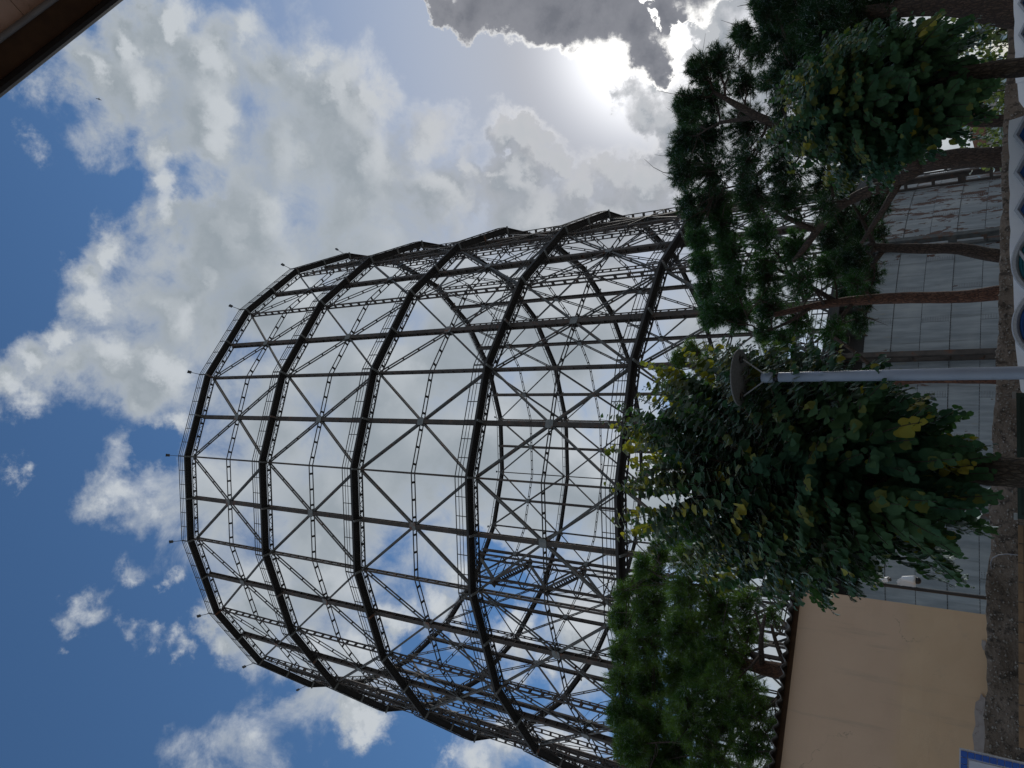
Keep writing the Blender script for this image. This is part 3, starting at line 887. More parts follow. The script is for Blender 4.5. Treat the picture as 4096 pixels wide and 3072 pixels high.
pine('dense dark pine with an arching trunk at the far right behind the yellowing tree',
     [(4050, 75, .30, 0), (3960, 25, .28, 0), (3860, -8, .26, 0), (3760, 2, .25, 0), (3690, 20, .22, 0), (3600, 38, .18, 0), (3450, 52, .14, 0), (3370, 64, .10, 0)],
     [[(3690, 20, .15, 0), (3560, -60, .12, .3), (3400, -110, .09, .5)], [(3450, 52, .10, 0), (3330, 160, .08, -.5), (3200, 260, .06, -.9), (3080, 340, .04, -1)], [(3600, 40, .10, 0), (3480, 180, .08, .5), (3350, 300, .05, .8)]],
     [(3080, 20, 90, 1.4), (3120, 120, 95, 1.4), (2965, 145, 55, 1.3), (3030, 200, 70, 1.2), (3200, 50, 115, 1.5), (3220, 190, 115, 1.5), (3150, 290, 95, 1.2), (3300, 110, 115, 1.5), (3330, 260, 105, 1.4),
      (3400, 20, 100, 1.4), (3430, 160, 95, 1.4), (3080, 330, 65, 1), (3120, 430, 60, .9), (3500, 80, 85, 1.2), (3260, 370, 80, 1), (3400, 330, 80, 1), (3150, -80, 120, 1.2), (3350, -90, 120, 1.2), (3560, 190, 70, 1), (3560, 20, 80, 1.2), (3240, 120, 110, 1.2), (3380, 220, 100, 1.2)],
     19.0, M['pine_bark_dark'], M['needle_dark'], 1.35)
pine('slim pine standing directly behind the lamp post with bright green tips',
     [(3990, 1512, .15, 0), (3700, 1508, .14, 0), (3500, 1530, .13, 0), (3300, 1560, .12, 0), (3100, 1565, .10, 0), (2980, 1570, .06, 0)],
     [[(3300, 1560, .08, 0), (3150, 1480, .06, .3), (3000, 1460, .04, .5)], [(3525, 1520, .06, 0), (3470, 1440, .05, -.2), (3337, 1350, .04, -.4)]],
     [(2720, 1440, 50, 1.2), (2770, 1400, 55, 1.1), (2690, 1545, 55, 1.3), (2740, 1560, 75, 1.2), (2830, 1460, 75, 1), (2850, 1590, 80, 1), (2780, 1650, 70, 1.2), (2940, 1490, 75, .8), (2950, 1620, 85, .9), (3070, 1560, 75, .7), (3080, 1420, 60, .7), (2900, 1720, 70, 1)],
     20.5, M['pine_bark'], M['needle'], 1.1)
pine('big bushy green pine rising behind the beige building',
     [(3990, 2790, .26, 0), (3560, 2742, .25, 0), (3173, 2697, .24, 0), (3050, 2668, .20, 0), (2974, 2656, .15, 0), (2860, 2630, .08, 0)],
     [[(3050, 2668, .08, 0), (2960, 2560, .065, .4), (2900, 2450, .05, .8), (2800, 2340, .05, -1)], [(2974, 2656, .08, 0), (2900, 2760, .065, .5), (2820, 2880, .05, .8), (2740, 2980, .05, -1)],
      [(3167, 2700, .08, 0), (3120, 2800, .075, .4), (3003, 2867, .06, .8), (2900, 3000, .04, 1)], [(3050, 2668, .08, 0), (3040, 2560, .07, -.9), (3060, 2460, .04, -1.4)],
      [(3160, 2700, .07, 0), (3110, 2600, .06, -.6), (3085, 2500, .04, -1)]],
     [(2570, 2265, 60, 1.2), (2640, 2205, 60, 1.2), (2700, 2170, 45, 1), (2510, 2370, 70, 1.3), (2490, 2480, 70, 1.3), (2500, 2600, 75, 1.3), (2480, 2730, 75, 1.3), (2490, 2860, 75, 1.3), (2530, 2980, 85, 1.3), (2590, 3080, 85, 1.3),
      (2610, 2310, 90, 1.2), (2600, 2440, 100, 1.2), (2600, 2590, 105, 1.2), (2590, 2740, 105, 1.2), (2620, 2900, 105, 1.2), (2700, 3000, 105, 1.2), (2740, 2230, 80, 1.1), (2740, 2370, 100, 1.2), (2740, 2530, 115, 1.2),
      (2740, 2700, 115, 1.2), (2760, 2860, 115, 1.1), (2850, 2290, 80, 1), (2870, 2430, 100, 1.1), (2880, 2590, 105, 1), (2880, 2750, 100, .9), (2890, 2900, 100, 1), (2850, 3040, 105, 1.1), (2980, 2410, 80, 1), (3000, 2530, 85, .9), (2960, 2640, 80, .9), (3000, 2760, 80, .8), (2960, 2860, 85, .9), (2820, 2660, 100, 1.1),
      (3030, 2850, 80, .8), (3010, 3000, 85, .9), (3090, 2470, 50, .7), (3120, 2900, 60, .7), (3060, 2940, 60, .8), (2700, 3200, 140, 1.1), (2900, 3200, 140, 1.1), (3120, 3040, 60, .8)],
     22.0, M['pine_bark'], M['needle'], 1.15)

# broad leaf: heart shaped blade folded along its midrib
def leaf_shape(k):
    r = np.random.default_rng(k)
    half = np.array([(.0, .0), (.34, -.09), (.54, .14), (.55, .44), (.42, .70), (.18, .90), (.0, 1.0)])
    half[1:-1] += r.normal(size=(5, 2)) * .03
    rib = [(0, 0), (0, .4), (0, .75), (0, 1.05)]
    V = [(x, y) for x, y in half] + [(-x, y) for x, y in half[1:-1]] + [(0, .42)]
    z = [.16 * abs(x) - .22 * y * y + .05 * math.sin(7 * x + 5 * y + k) for x, y in V]
    V = np.array([(x, y, zz) for (x, y), zz in zip(V, z)])
    c = 12
    T = [(c, i, i + 1) for i in range(0, 6)] + [(c, j + 1 if j < 11 else 6, j) for j in range(7, 12)] + [(c, 7, 0)]
    T = [(c, a, b_) for a, b_ in [(0, 1), (1, 2), (2, 3), (3, 4), (4, 5), (5, 6)]] + [(c, b_, a) for a, b_ in [(0, 7), (7, 8), (8, 9), (9, 10), (10, 11), (11, 6)]]
    return V, np.array(T)
SHAPES = [leaf_shape(k) for k in range(4)]
LEAF_M = [M['leaf'], M['leaf_olive'], M['leaf_yellow']]
LEAF_ME = [[tri_mesh('leaf', V, T, m_, smooth=True) for V, T in SHAPES] for m_ in LEAF_M]

def broadleaf(label, trunk, limbs, centre, radii, roots, dist, depth, nshoot, size, yellow, group=None, gap=.055, seed=3):
    R = np.random.default_rng(seed)
    tp = [at(X, Y, dist + dd) for X, Y, r, dd in trunk]
    base = np.array([tp[0][0], tp[0][1], 0.0])
    root = tag(empty('broadleaf_tree', tuple(base)), label, 'tree', group)
    P_, R_ = resample([base] + tp, [trunk[0][2] * 1.2] + [t[2] for t in trunk], .12)
    mb = MB(); mb.tube(P_ - base, R_, 11, wob=.10)
    mb.build('trunk', M['tree_bark'], root, smooth=True)
    heads = [(tp[-1], .05)]
    for lb in limbs:
        Q, q = resample([at(X, Y, dist + dd) for X, Y, r, dd in lb], [r for X, Y, r, dd in lb], .15)
        mb = MB(); mb.tube(Q - base, q, 8, wob=.08)
        mb.build('limb', M['tree_bark'], root, smooth=True)
        heads += [(p, 0) for p in Q[len(Q) // 3:]]
    ang_ = np.array([a for a, r in radii]); rad_ = np.array([r for a, r in radii])
    cx, cy = centre
    segs, rads = [], []
    axis_ = at(cx + 120, cy, dist)
    items = []
    for s in range(nshoot):
        th = R.uniform(-PI, PI)
        outer = s % 3 == 0
        rr = np.interp(th, ang_, rad_, period=2 * PI) * (R.uniform(.82, 1.08) if outer else .84 * math.sqrt(R.random()))
        X, Y = cx - rr * math.cos(th), cy + rr * math.sin(th)
        k = math.sqrt(max(0, 1 - (rr / (rad_.max() * 1.05)) ** 2))
        tip = at(X, Y, dist + R.uniform(-1, .9) * depth * (.35 + .65 * k))
        hs = [h_[0] for h_ in heads]
        aim = axis_ + (tip - axis_) * (.30 if outer else .45)
        dd = np.array([np.linalg.norm(h_ - aim) * (1 + .4 * R.random()) for h_ in hs])
        p = hs[int(np.argmin(dd))]
        L = np.linalg.norm(tip - p)
        ctrl = p + (tip - p) * .5 + np.array([0, 0, (.10 + .22 * R.random()) * L if tip[2] < p[2] + .6 * L else -.02 * L]) + R.normal(size=3) * .06 * L
        n = max(6, int(L / .08))
        cv = curve(p, ctrl, tip, n)
        rd = np.linspace(.013, .003, n)
        segs += list(np.stack([cv[:-1], cv[1:]], 1)); rads += list(np.stack([rd[:-1], rd[1:]], 1))
        m_ = int(L / (gap * (.62 if outer else 1.0)))
        up_ = cx - X; ytip = R.random() < yellow * (1.6 if up_ > .45 * rad_.max() else .35)
        for i in range(m_):
            t = .12 + .88 * (i + R.random() * .5) / m_
            if t > 1: continue
            f = t * (n - 1); a = int(min(f, n - 2)); pos = cv[a] + (cv[a + 1] - cv[a]) * (f - a)
            tan = cv[a + 1] - cv[a]; tan /= np.linalg.norm(tan)
            side = np.cross(tan, (0, 0, 1.0)); side /= np.linalg.norm(side) + 1e-6
            sg = 1 if i % 2 else -1
            outw = pos - axis_; outw[2] *= .35; outw /= np.linalg.norm(outw) + 1e-6
            y_ = tan * .45 + side * sg * R.uniform(.25, .75) + np.array([0, 0, -R.uniform(.2, .7)]) + R.normal(size=3) * .16
            y_ /= np.linalg.norm(y_)
            nz_ = outw * 1.0 + np.array([0, 0, .45]) + R.normal(size=3) * .24
            nz_ -= y_ * (nz_ @ y_); nz_ /= np.linalg.norm(nz_)
            x_ = np.cross(y_, nz_)
            sz = size * R.uniform(.7, 1.15) * (1.0 if t < .75 else 1.0 - .55 * (t - .75) / .25)
            col = 0
            if ytip and t > .70: col = 2 if R.random() < .6 else 1
            elif up_ > 0 and t > .75 and R.random() < .4: col = 1
            elif R.random() < .04: col = 1
            elif R.random() < .006: col = 2
            items.append((pos + y_ * .03, np.stack([x_, y_, nz_], 1) * sz, col, int(R.integers(4)), sz))
    V, T = twig_tris(np.array(segs), np.array(rads))
    link('shoots', tri_mesh('shoots', V - base, T, M['twig']), root)['kind'] = 'stuff'
    # the 300 leaves that show largest are parts of their own, the rest one part
    def shown(it):
        d_ = it[0] - EYE; z_ = d_ @ FW
        px, py = 2048 - FPX * (d_ @ UP) / z_, 1536 - FPX * (d_ @ RT) / z_
        return it[4] / np.linalg.norm(d_) if 0 < px < 4096 and 0 < py < 3072 else 0
    items.sort(key=shown, reverse=True)
    for pos, m3, col, sh, sz in items[:300]:
        mm = Matrix.Identity(4)
        for i in range(3):
            for j in range(3):
                mm[i][j] = m3[i, j]
            mm[i][3] = pos[i] - base[i]
        link('leaf', LEAF_ME[col][sh], root, mm)
    VV, TT, MI = [], [], []; nv = 0
    for pos, m3, col, sh, sz in items[300:]:
        V, T = SHAPES[sh]
        VV.append(V @ m3.T + pos - base); TT.append(T + nv); MI.append(np.full(len(T), col)); nv += len(V)
    link('foliage', tri_mesh('foliage', np.concatenate(VV), np.concatenate(TT), LEAF_M, np.concatenate(MI), smooth=True), root)['kind'] = 'stuff'
    return root

def polar(cx, cy, pts):
    r = sorted((math.atan2(y - cy, -(x - cx)), math.hypot(x - cx, y - cy)) for x, y in pts)
    return r
c1 = (3250, 1890)
broadleaf('large heart leaved tree with long drooping shoots and yellow tips beside the lamp post',
          [(4096, 1888, .15, 0), (3950, 1888, .14, 0), (3800, 1882, .12, 0), (3650, 1878, .10, 0), (3520, 1880, .085, 0)],
          [[(3540, 1880, .055, 0), (3400, 1800, .04, .2), (3250, 1740, .03, .3), (3050, 1720, .018, .4)], [(3540, 1880, .055, 0), (3380, 1900, .04, -.3), (3150, 1900, .03, -.5), (2900, 1920, .018, -.6)],
           [(3540, 1880, .05, 0), (3420, 1980, .04, 0), (3280, 2080, .03, .2), (3100, 2130, .018, .2)], [(3560, 1880, .045, 0), (3500, 1780, .05, -.5), (3420, 1690, .03, -.8)],
           [(3560, 1880, .045, 0), (3500, 2020, .05, -.5), (3440, 2130, .03, -.7)], [(3520, 1880, .045, 0), (3300, 1880, .05, .7), (3050, 1860, .03, 1.0)]],
          c1, polar(*c1, [(2420, 1740), (2500, 1880), (2440, 2090), (2540, 1560), (2680, 1450), (3060, 1400), (3360, 1390), (3620, 1560), (3820, 1670), (3930, 1800), (3950, 1960), (3950, 2120), (3850, 2330), (3720, 2230), (3560, 2260), (3400, 2390), (3250, 2450), (3080, 2400), (2800, 2290), (2570, 2180)]),
          None, 9.0, 1.25, 760, .122, .20, gap=.048, seed=5)
c2 = (3470, 400)
broadleaf('smaller heart leaved tree with scattered yellow leaves standing before the white wall at right',
          [(4096, 268, .125, 0), (3960, 282, .115, 0), (3800, 305, .095, 0), (3640, 335, .075, 0)],
          [[(3640, 335, .055, 0), (3480, 300, .04, .2), (3300, 270, .025, .3)], [(3640, 335, .055, 0), (3480, 400, .045, -.3), (3300, 440, .03, -.4), (3180, 480, .03, -.5)],
           [(3700, 325, .045, 0), (3600, 470, .05, .2), (3480, 580, .03, .3)], [(3720, 320, .06, 0), (3680, 200, .04, -.2), (3600, 130, .03, -.3)], [(3760, 312, .05, 0), (3760, 450, .04, -.3), (3720, 560, .02, -.5)]],
          c2, polar(*c2, [(3110, 340), (3060, 430), (3120, 500), (3030, 590), (3220, 690), (3360, 770), (3560, 730), (3620, 640), (3800, 580), (3960, 540), (3980, 430), (3960, 250), (3920, 90), (3700, 80), (3520, 70), (3400, 130), (3280, 170), (3260, 240)]),
          None, 12.6, 1.4, 560, .118, .10, gap=.052, seed=9)

# shrubs beyond the wall
def shrub(label, X, Y, dist, w, h, n, seed):
    R = np.random.default_rng(seed)
    p = at(X, Y, dist); base = np.array([p[0], p[1], 0.0])
    root = tag(empty('shrub', tuple(base)), label, 'shrub', 'pale green shrubs beyond the stone wall')
    segs, rads, VV, TT = [], [], [], []; nv = 0
    for s in range(26):
        a = R.uniform(0, 2 * PI); tip = np.array([math.cos(a) * w * R.uniform(.2, 1), math.sin(a) * w * R.uniform(.2, 1), h * R.uniform(.55, 1.05)])
        segs.append(((0, 0, 0), tip * (.5, .5, .6))); segs.append((tip * (.5, .5, .6), tip)); rads += [(.03, .018), (.018, .006)]
        for i in range(n):
            t = R.uniform(.25, 1); c = tip * (t, t, t ** .8) + R.normal(size=3) * .22
            y_ = R.normal(size=3); y_ /= np.linalg.norm(y_); d_, x_, z_ = frame_from(y_, R.normal(size=3))
            V, T = SHAPES[int(R.integers(4))]
            VV.append(V @ (np.stack([x_, d_, z_], 1) * R.uniform(.08, .14)).T + c); TT.append(T + nv); nv += len(V)
    V, T = twig_tris(np.array(segs, float), np.array(rads))
    link('stems', tri_mesh('stems', V, T, M['twig']), root)['kind'] = 'stuff'
    link('foliage', tri_mesh('foliage', np.concatenate(VV), np.concatenate(TT), M['leaf_bush'], smooth=True), root)['kind'] = 'stuff'
for i, (X, Y, dist, w, h, lb) in enumerate([(4040, 20, 26, 2.0, 4.3, 'pale green shrub under the arching pine trunk at the far right'), (4040, 200, 25, 1.6, 3.4, 'pale green shrub behind the stone wall left of the arching pine trunk'),
                                            (4040, 380, 25, 1.5, 3.4, 'olive shrub behind the stone wall, right of the slim dark trunk'), (4040, 545, 26, 1.3, 3.6, 'pale green shrub behind the stone wall beside the far house')]):
    shrub(lb, X, Y, dist, w, h, 46, 20 + i)
# slim dark trunk of another pine far right
pine('slim dark pine trunk far right between the two pale shrubs, crown hidden',
     [(4040, 487, .16, 0), (3950, 485, .15, 0), (3700, 480, .12, 0), (3500, 470, .08, 0)], [], [(3420, 470, 70, .8), (3480, 420, 60, .7), (3500, 540, 60, .7)], 24.0, M['pine_bark_dark'], M['needle_dark'], .8)

# ================================================================== rubble wall
zx = [(-12, 2.45), (-7, 2.42), (-3.4, 2.42), (0, 2.34), (2.3, 2.29), (4.2, 2.29), (7.7, 2.18), (14, 2.1)]
wl = MB(); wall = None
nx_, nz2 = 300, 30
wx = np.linspace(-11, 13, nx_ + 1)
from mathutils import noise as mn
def wpt(x, v, fr):
    y = 15.3 + .5 * x
    top = np.interp(x, [a for a, _ in zx], [b_ for _, b_ in zx]) + .05 * mn.noise((x * 1.7, 3, 0)) + .03 * mn.noise((x * 6, 9, 0))
    z = top * v
    n_ = np.array([.447, -.894, 0])
    dsp = .07 * mn.noise((x * 2.2, z * 2.2, fr)) + .045 * mn.noise((x * 7, z * 7, 4 + fr)) + .022 * mn.noise((x * 17, z * 17, 8))
    p = np.array([x, y, z]) + n_ * (dsp + (0 if fr else 0)) - n_ * (.55 if fr else 0)
    return p
w0 = wpt(0, 0, 0)
vs = [wpt(x, j / nz2, 0) for j in range(nz2 + 1) for x in wx] + [wpt(x, j / 2, 1) for j in range(3) for x in wx]
k = nx_ + 1
fs = [(j * k + i, j * k + i + 1, (j + 1) * k + i + 1, (j + 1) * k + i) for j in range(nz2) for i in range(nx_)]
o2 = (nz2 + 1) * k
fs += [(o2 + j * k + i + 1, o2 + j * k + i, o2 + (j + 1) * k + i, o2 + (j + 1) * k + i + 1) for j in range(2) for i in range(nx_)]
fs += [(nz2 * k + i, nz2 * k + i + 1, o2 + 2 * k + i + 1, o2 + 2 * k + i) for i in range(nx_)]
wall = tag(empty('stone_wall', (0, 15.3, 0)), 'long rough brown rubble wall running below the tank and the beige building', 'wall')
wl.add(np.array(vs) - (0, 15.3, 0), fs)
wl.build('masonry', M['rubble'], wall, smooth=True)
pb = MB()
for i in range(3500):
    x = RNG.uniform(-7.5, 6); v = 1 - RNG.random() ** 1.3 * .5
    c = wpt(x, v, 0) - (0, 15.3, 0) + np.array([.447, -.894, 0]) * .01
    r = RNG.uniform(.007, .024)
    ax = [np.array(a) * r * RNG.uniform(.6, 1.2) for a in ((.894, .447, 0), (.447, -.894, 0), (0, 0, 1))]
    pb.add([c + ax[0], c - ax[0], c + ax[1], c - ax[1], c + ax[2], c - ax[2]], [(0, 2, 4), (2, 1, 4), (1, 3, 4), (3, 0, 4), (2, 0, 5), (1, 2, 5), (3, 1, 5), (0, 3, 5)])
pb.build('pebbles', M['pebble'], wall)['kind'] = 'stuff'

# ================================================================== beige building
bc = at(3961, 2461, 14.75)                  # right corner of its front
WD = np.array([-.8706, -.4920, 0]); WD /= np.linalg.norm(WD)   # along the front, to the left
WN = np.array([WD[1], -WD[0], 0]) * -1
if WN @ (EYE - bc) < 0: WN = -WN
bld = tag(empty('stucco_building', (bc[0], bc[1], 0)), 'plain beige stucco building with a dark corrugated roof edge at left', 'building')
BH, BL, BDp = 5.32, 9.0, 6.0
b = MB(); Q = lambda u, v, z: WD * u - WN * v + np.array([0, 0, z])
nu, nz_ = 60, 40
b.add([Q(BL * i / nu, 0, BH * j / nz_) + WN * (.012 * mn.noise((i * .35, j * .35, 2))) for j in range(nz_ + 1) for i in range(nu + 1)], [(j * (nu + 1) + i, (j + 1) * (nu + 1) + i, (j + 1) * (nu + 1) + i + 1, j * (nu + 1) + i + 1) for j in range(nz_) for i in range(nu)])
b.add([Q(0, .0, 0), Q(0, BDp, 0), Q(0, BDp, BH), Q(0, 0, BH)], [(0, 1, 2, 3)]); b.add([Q(BL, 0, 0), Q(BL, BDp, 0), Q(BL, BDp, BH), Q(BL, 0, BH)], [(3, 2, 1, 0)]); b.add([Q(0, BDp, 0), Q(BL, BDp, 0), Q(BL, BDp, BH), Q(0, BDp, BH)], [(0, 1, 2, 3)])
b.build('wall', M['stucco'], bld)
# patch where the render has come off, a shallow step proud of the wall
def patch(pts, dep=.018):
    b = MB(); n = len(pts)
    pr_ = []
    for X, Y in pts:
        d = ray(X, Y); t = ((bc - EYE) @ WN + .0) / (d @ WN); pr_.append(EYE + d * t - np.array([bc[0], bc[1], 0]))
    b.add([p + WN * .016 for p in pr_] + [p + WN * (.016 + dep) for p in pr_], [tuple(range(n, 2 * n)), tuple(range(n - 1, -1, -1))] + [(i, (i + 1) % n, n + (i + 1) % n, n + i) for i in range(n)])
    return b.build('plaster_patch', M['bare_plaster'], bld)
patch([(3925, 2775), (3935, 2790), (3958, 2800), (3960, 2900), (3957, 3010), (3950, 3075), (3905, 3080), (3893, 3040), (3897, 2990), (3890, 2940), (3903, 2900), (3898, 2850), (3903, 2810), (3918, 2800)])
patch([(3928, 2560), (3942, 2565), (3950, 2590), (3945, 2605), (3932, 2600), (3926, 2580)], .01)
# corrugated sheets, 20 cm waves
def sheet(u0, u1, v0, v1, z0, z1):
    b = MB(); n = max(8, int((u1 - u0) / .2 * 10)); A = .036
    vs = []
    for t in (0, 1):
        for (v, z) in ((v0, z0), (v1, z1)):
            for i in range(n + 1):
                u = u0 + (u1 - u0) * i / n
                vs.append(Q(u, v, z + A * math.sin(2 * PI * u / .2) + (.012 if t else 0)))
    k = n + 1; fs = []
    for i in range(n):
        fs += [(i, i + 1, k + i + 1, k + i), (3 * k + i, 3 * k + i + 1, 2 * k + i + 1, 2 * k + i), (2 * k + i, 2 * k + i + 1, i + 1, i)]
    b.add(vs, fs)
    return b
for i in range(9):
    sheet(-.12 + i * 1.02, -.12 + (i + 1) * 1.02 + .02, -.22, BDp + .2, BH + .10 - .004 * (i % 2), BH + 1.2 - .004 * (i % 2)).build('roof_sheet', M['roof_sheet'], bld, smooth=True)
b = MB(); b.add([Q(-.02, -.01, BH), Q(BL, -.01, BH), Q(BL, -.01, BH + .085), Q(-.02, -.01, BH + .085), Q(-.02, .12, BH), Q(BL, .12, BH), Q(BL, .12, BH + .085), Q(-.02, .12, BH + .085)], [(0, 1, 2, 3), (7, 6, 5, 4), (0, 3, 7, 4), (1, 5, 6, 2), (3, 2, 6, 7), (0, 4, 5, 1)])
b.build('wall_plate', M['brown_board'], bld)

# ================================================================== eave of the near building, overhead at right
e0, e1 = at(0, 395, 3.30), at(497, 0, 4.72)
EH = 8.05
def up_at(X, Y, z):
    d = ray(X, Y); return EYE + d * ((z - 1.6) / d[2])
A0, A1 = up_at(0, 395, EH), up_at(497, 0, EH)
ED = A1 - A0; ED /= np.linalg.norm(ED)
EN = np.array([ED[1], -ED[0], 0]);  EN = EN if EN @ np.array([1, 0, 0]) > 0 else -EN   # away from the street
near = tag(empty('brick_building', (A0[0] + EN[0] * 1.4, A0[1] + EN[1] * 1.4, 0)), 'near terracotta tiled building with a dark overhanging eave and grey pipe, in the corner overhead', 'building')
no = np.array([A0[0] + EN[0] * 1.4, A0[1] + EN[1] * 1.4, 0])
E_ = lambda u, v, z: A0 - np.array([0, 0, EH]) + ED * u + EN * v + np.array([0, 0, z]) - no
def ebox(name, u0, u1, v0, v1, z0, z1, mat, par=near):
    b = MB(); b.add([E_(u, v, z) for z in (z0, z1) for (u, v) in ((u0, v0), (u1, v0), (u1, v1), (u0, v1))], [(3, 2, 1, 0), (4, 5, 6, 7), (0, 1, 5, 4), (1, 2, 6, 5), (2, 3, 7, 6), (3, 0, 4, 7)])
    return b.build(name, mat, par)
U0, U1 = -6.0, 9.0
v_in = (up_at(0, 318, EH) - A0) @ EN
v_pipe = (up_at(0, 174, EH) - A0) @ EN
r_pipe = (up_at(0, 131, EH) - A0) @ EN - v_pipe
r_pipe *= .5
b = MB(); prof = [(v_in * k_, z_) for k_, z_ in ((.0, .03), (.08, -.04), (.3, -.08), (.62, -.085), (.92, -.06), (1.0, .0))]
n = 60
vs = [E_(U0 + (U1 - U0) * i / n, v, EH + z + .004 * math.sin(i * 1.7)) for i in range(n + 1) for v, z in prof]
fs = [(i * 6 + j, i * 6 + j + 1, (i + 1) * 6 + j + 1, (i + 1) * 6 + j) for i in range(n) for j in range(5)]
b.add(vs, fs); b.build('gutter', M['gutter'], near)
ebox('soffit_board', U0, U1, v_in - .012, v_pipe + r_pipe, EH - .02, EH + .05, M['brown_board'])
b = MB(); b.tube([E_(U0 + (U1 - U0) * i / 10, v_pipe + r_pipe, EH - .022 - r_pipe) for i in range(11)], r_pipe, 12); b.build('pipe', M['pipe'], near, smooth=True)
ci = 0
u = -1.5; row = 0
for row in range(6):
    v0 = v_pipe + r_pipe * 1.3 + row * .30
    u = -2.0 + (.14 if row % 2 else 0)
    while u < 5.2:
        wdt = .30 * RNG.uniform(.9, 1.1)
        z = EH + .01 + RNG.uniform(-.012, .012)
        ebox('soffit_tile', u + .006, u + wdt - .006, v0 + .006, v0 + .294, z, z + .04, M['terracotta'])
        u += wdt
ebox('wall', U0, U1, 1.95, 6, 0, EH, M['brick'])
ebox('roof', U0, U1, .20, 6, EH + .10, EH + .22, M['roof_tile'])

# ================================================================== lamp post
lp = at(3600, 1500, 8.0)
lamp = tag(empty('street_lamp', (lp[0], lp[1], 0)), 'pale blue grey lamp post with a flat round reflector disc on thin rods', 'street lamp')
zt = at(3108, 1500, 8.0)[2]
b = MB(); b.lathe([(.085, 0), (.085, .9), (.060, .95), (.0575, 2.2), (.050, zt - .02)], (0, 0, 0), n=24); b.build('post', M['post'], lamp, smooth=True)
b = MB(); b.lathe([(.043, zt - .02), (.043, zt + .03)], (0, 0, 0), n=20); b.build('neck', M['black'], lamp, smooth=True)
z2 = at(3050, 1500, 8.0)[2]
b = MB(); b.lathe([(.056, zt + .03), (.058, zt + .05), (.056, z2), (.040, z2 + .01)], (0, 0, 0), n=24); b.build('lamp_head', M['post'], lamp, smooth=True)
dz = at(2972, 1500, 8.0)[2] + .02
b = MB(); b.lathe([(.10, dz - .002), (.30, dz + .0), (.308, dz + .006), (.305, dz + .016), (.05, dz + .022)], (0, 0, 0), n=40); disc = b.build('reflector_disc', M['reflector'], lamp, smooth=False)
for s in (-1, 1):
    b = MB(); sx = s * .20
    b.tube([(s * .035, -.03, z2 - .03), (sx, -.02, dz - .02)], .008, 6); b.build('rod', M['zinc'], lamp)
    b = MB(); b.lathe([(.040, dz - .03), (.046, dz - .012), (.040, dz - .004)], (sx, -.02, 0), n=14); b.build('rod_mount', M['black'], lamp)

# ================================================================== honeycomb street furniture
LEAN = .45
HFRAME = {}
def honeycomb(label, left, right, ztop, nhex, dist_l, dist_r, circles=(), tail=None, blank=0.0):
    """white upright panel of pointed hexagon cells; left / right: photo Y of its ends"""
    a, b_ = at(4050, left, dist_l), at(4050, right, dist_r)
    a[2] = b_[2] = 0
    ex = b_ - a; L = np.linalg.norm(ex); ex /= L
    ez = np.cross(ex, (0, 0, 1.0))                             # towards the camera
    if ez @ (EYE - a) < 0: ez = -ez
    a += ez * ztop * LEAN                                      # the panel leans back
    ey = np.array([0, 0, 1.0]) - ez * LEAN; ey /= np.linalg.norm(ey)
    ez = np.cross(ex, ey); ez = ez if ez @ (EYE - a) > 0 else -ez
    ztop *= math.sqrt(1 + LEAN * LEAN)
    root = tag(empty('honeycomb_panel', tuple(a)), label, 'panel', 'white honeycomb panels before the stone wall')
    D0 = -.22
    start = L - nhex * .532
    hx = [start + .532 * (i + .5) for i in range(nhex)]
    side = .532 / math.sqrt(3)
    HFRAME['last'] = (a, ex, ey, ez, ztop)
    # the white top strip above the zigzag of cells
    b = MB()
    for x in hx:
        poly = [(x - .266, ztop - .075 - side / 2), (x, ztop - .075), (x + .266, ztop - .075 - side / 2), (x + .266, ztop - .006), (x + .14, ztop + .006), (x, ztop + .010), (x - .14, ztop + .006), (x - .266, ztop - .006)]
        b.prism(poly, ez * D0, ex, ey, ez, .20)
    if start > .05:
        top = [(0, .02 if tail is None else tail), (0, ztop - (.16 if tail is None else .9))]
        top = [(start, 0.0), (0.0, 0.0), (0.0, ztop - .16), (.10, ztop - .09), (start * .4, ztop - .03), (start, ztop - .01)]
        b.prism(top[::-1], ez * D0, ex, ey, ez, .16)
    b.build('top_strip', M['white_shell'], root)
    b = MB(); b.box((0, 0, 0), (1, 1, 1)); 
    bb = MB(); bb.prism([(start, 0), (L, 0), (L, ztop - .24), (start, ztop - .24)], ez * (D0 - .06), ex, ey, ez, .05); bb.build('backing', M['white_shell'], root)
    hexp = lambda r: [(r * math.sin(PI / 3 * k), r * math.cos(PI / 3 * k)) for k in range(6)]
    for row in range(4):
        zc = ztop - .075 - side - row * side * 1.5
        for i, x in enumerate(hx):
            xx = x + (.266 if row % 2 else 0)
            if xx > L or zc < .3: continue
            if row and any(math.hypot(xx - dx_, zc - ztop + .565) < .78 for dx_ in circles): continue
            o = ex * xx + ey * zc
            c = MB(); po, pi = hexp(side - .004), hexp(side - .058)
            vs = [o + ex * p + ey * q + ez * zz for zz, P6 in ((.035, po), (.055, pi), (-.05, pi), (-.20, po)) for p, q in P6]
            fs = [(l * 6 + k, l * 6 + (k + 1) % 6, (l + 1) * 6 + (k + 1) % 6, (l + 1) * 6 + k) for l in range(3) for k in range(6)]
            c.add(vs, fs); rim = c.build('cell_rim', M['grey_rim'], root)
            c = MB()
            pm, pj = hexp(side - .062), hexp(side - .15)
            vs = [o + ex * p + ey * q + ez * zz for zz, P6 in ((-.020, pm), (-.012, pj), (-.045, hexp(side - .165))) for p, q in P6]
            c.add(vs, [(l * 6 + k, l * 6 + (k + 1) % 6, (l + 1) * 6 + (k + 1) % 6, (l + 1) * 6 + k) for l in range(2) for k in range(6)] + [tuple(range(12, 18))])
            c.build('cell_back', M['blue'], rim)
    return root
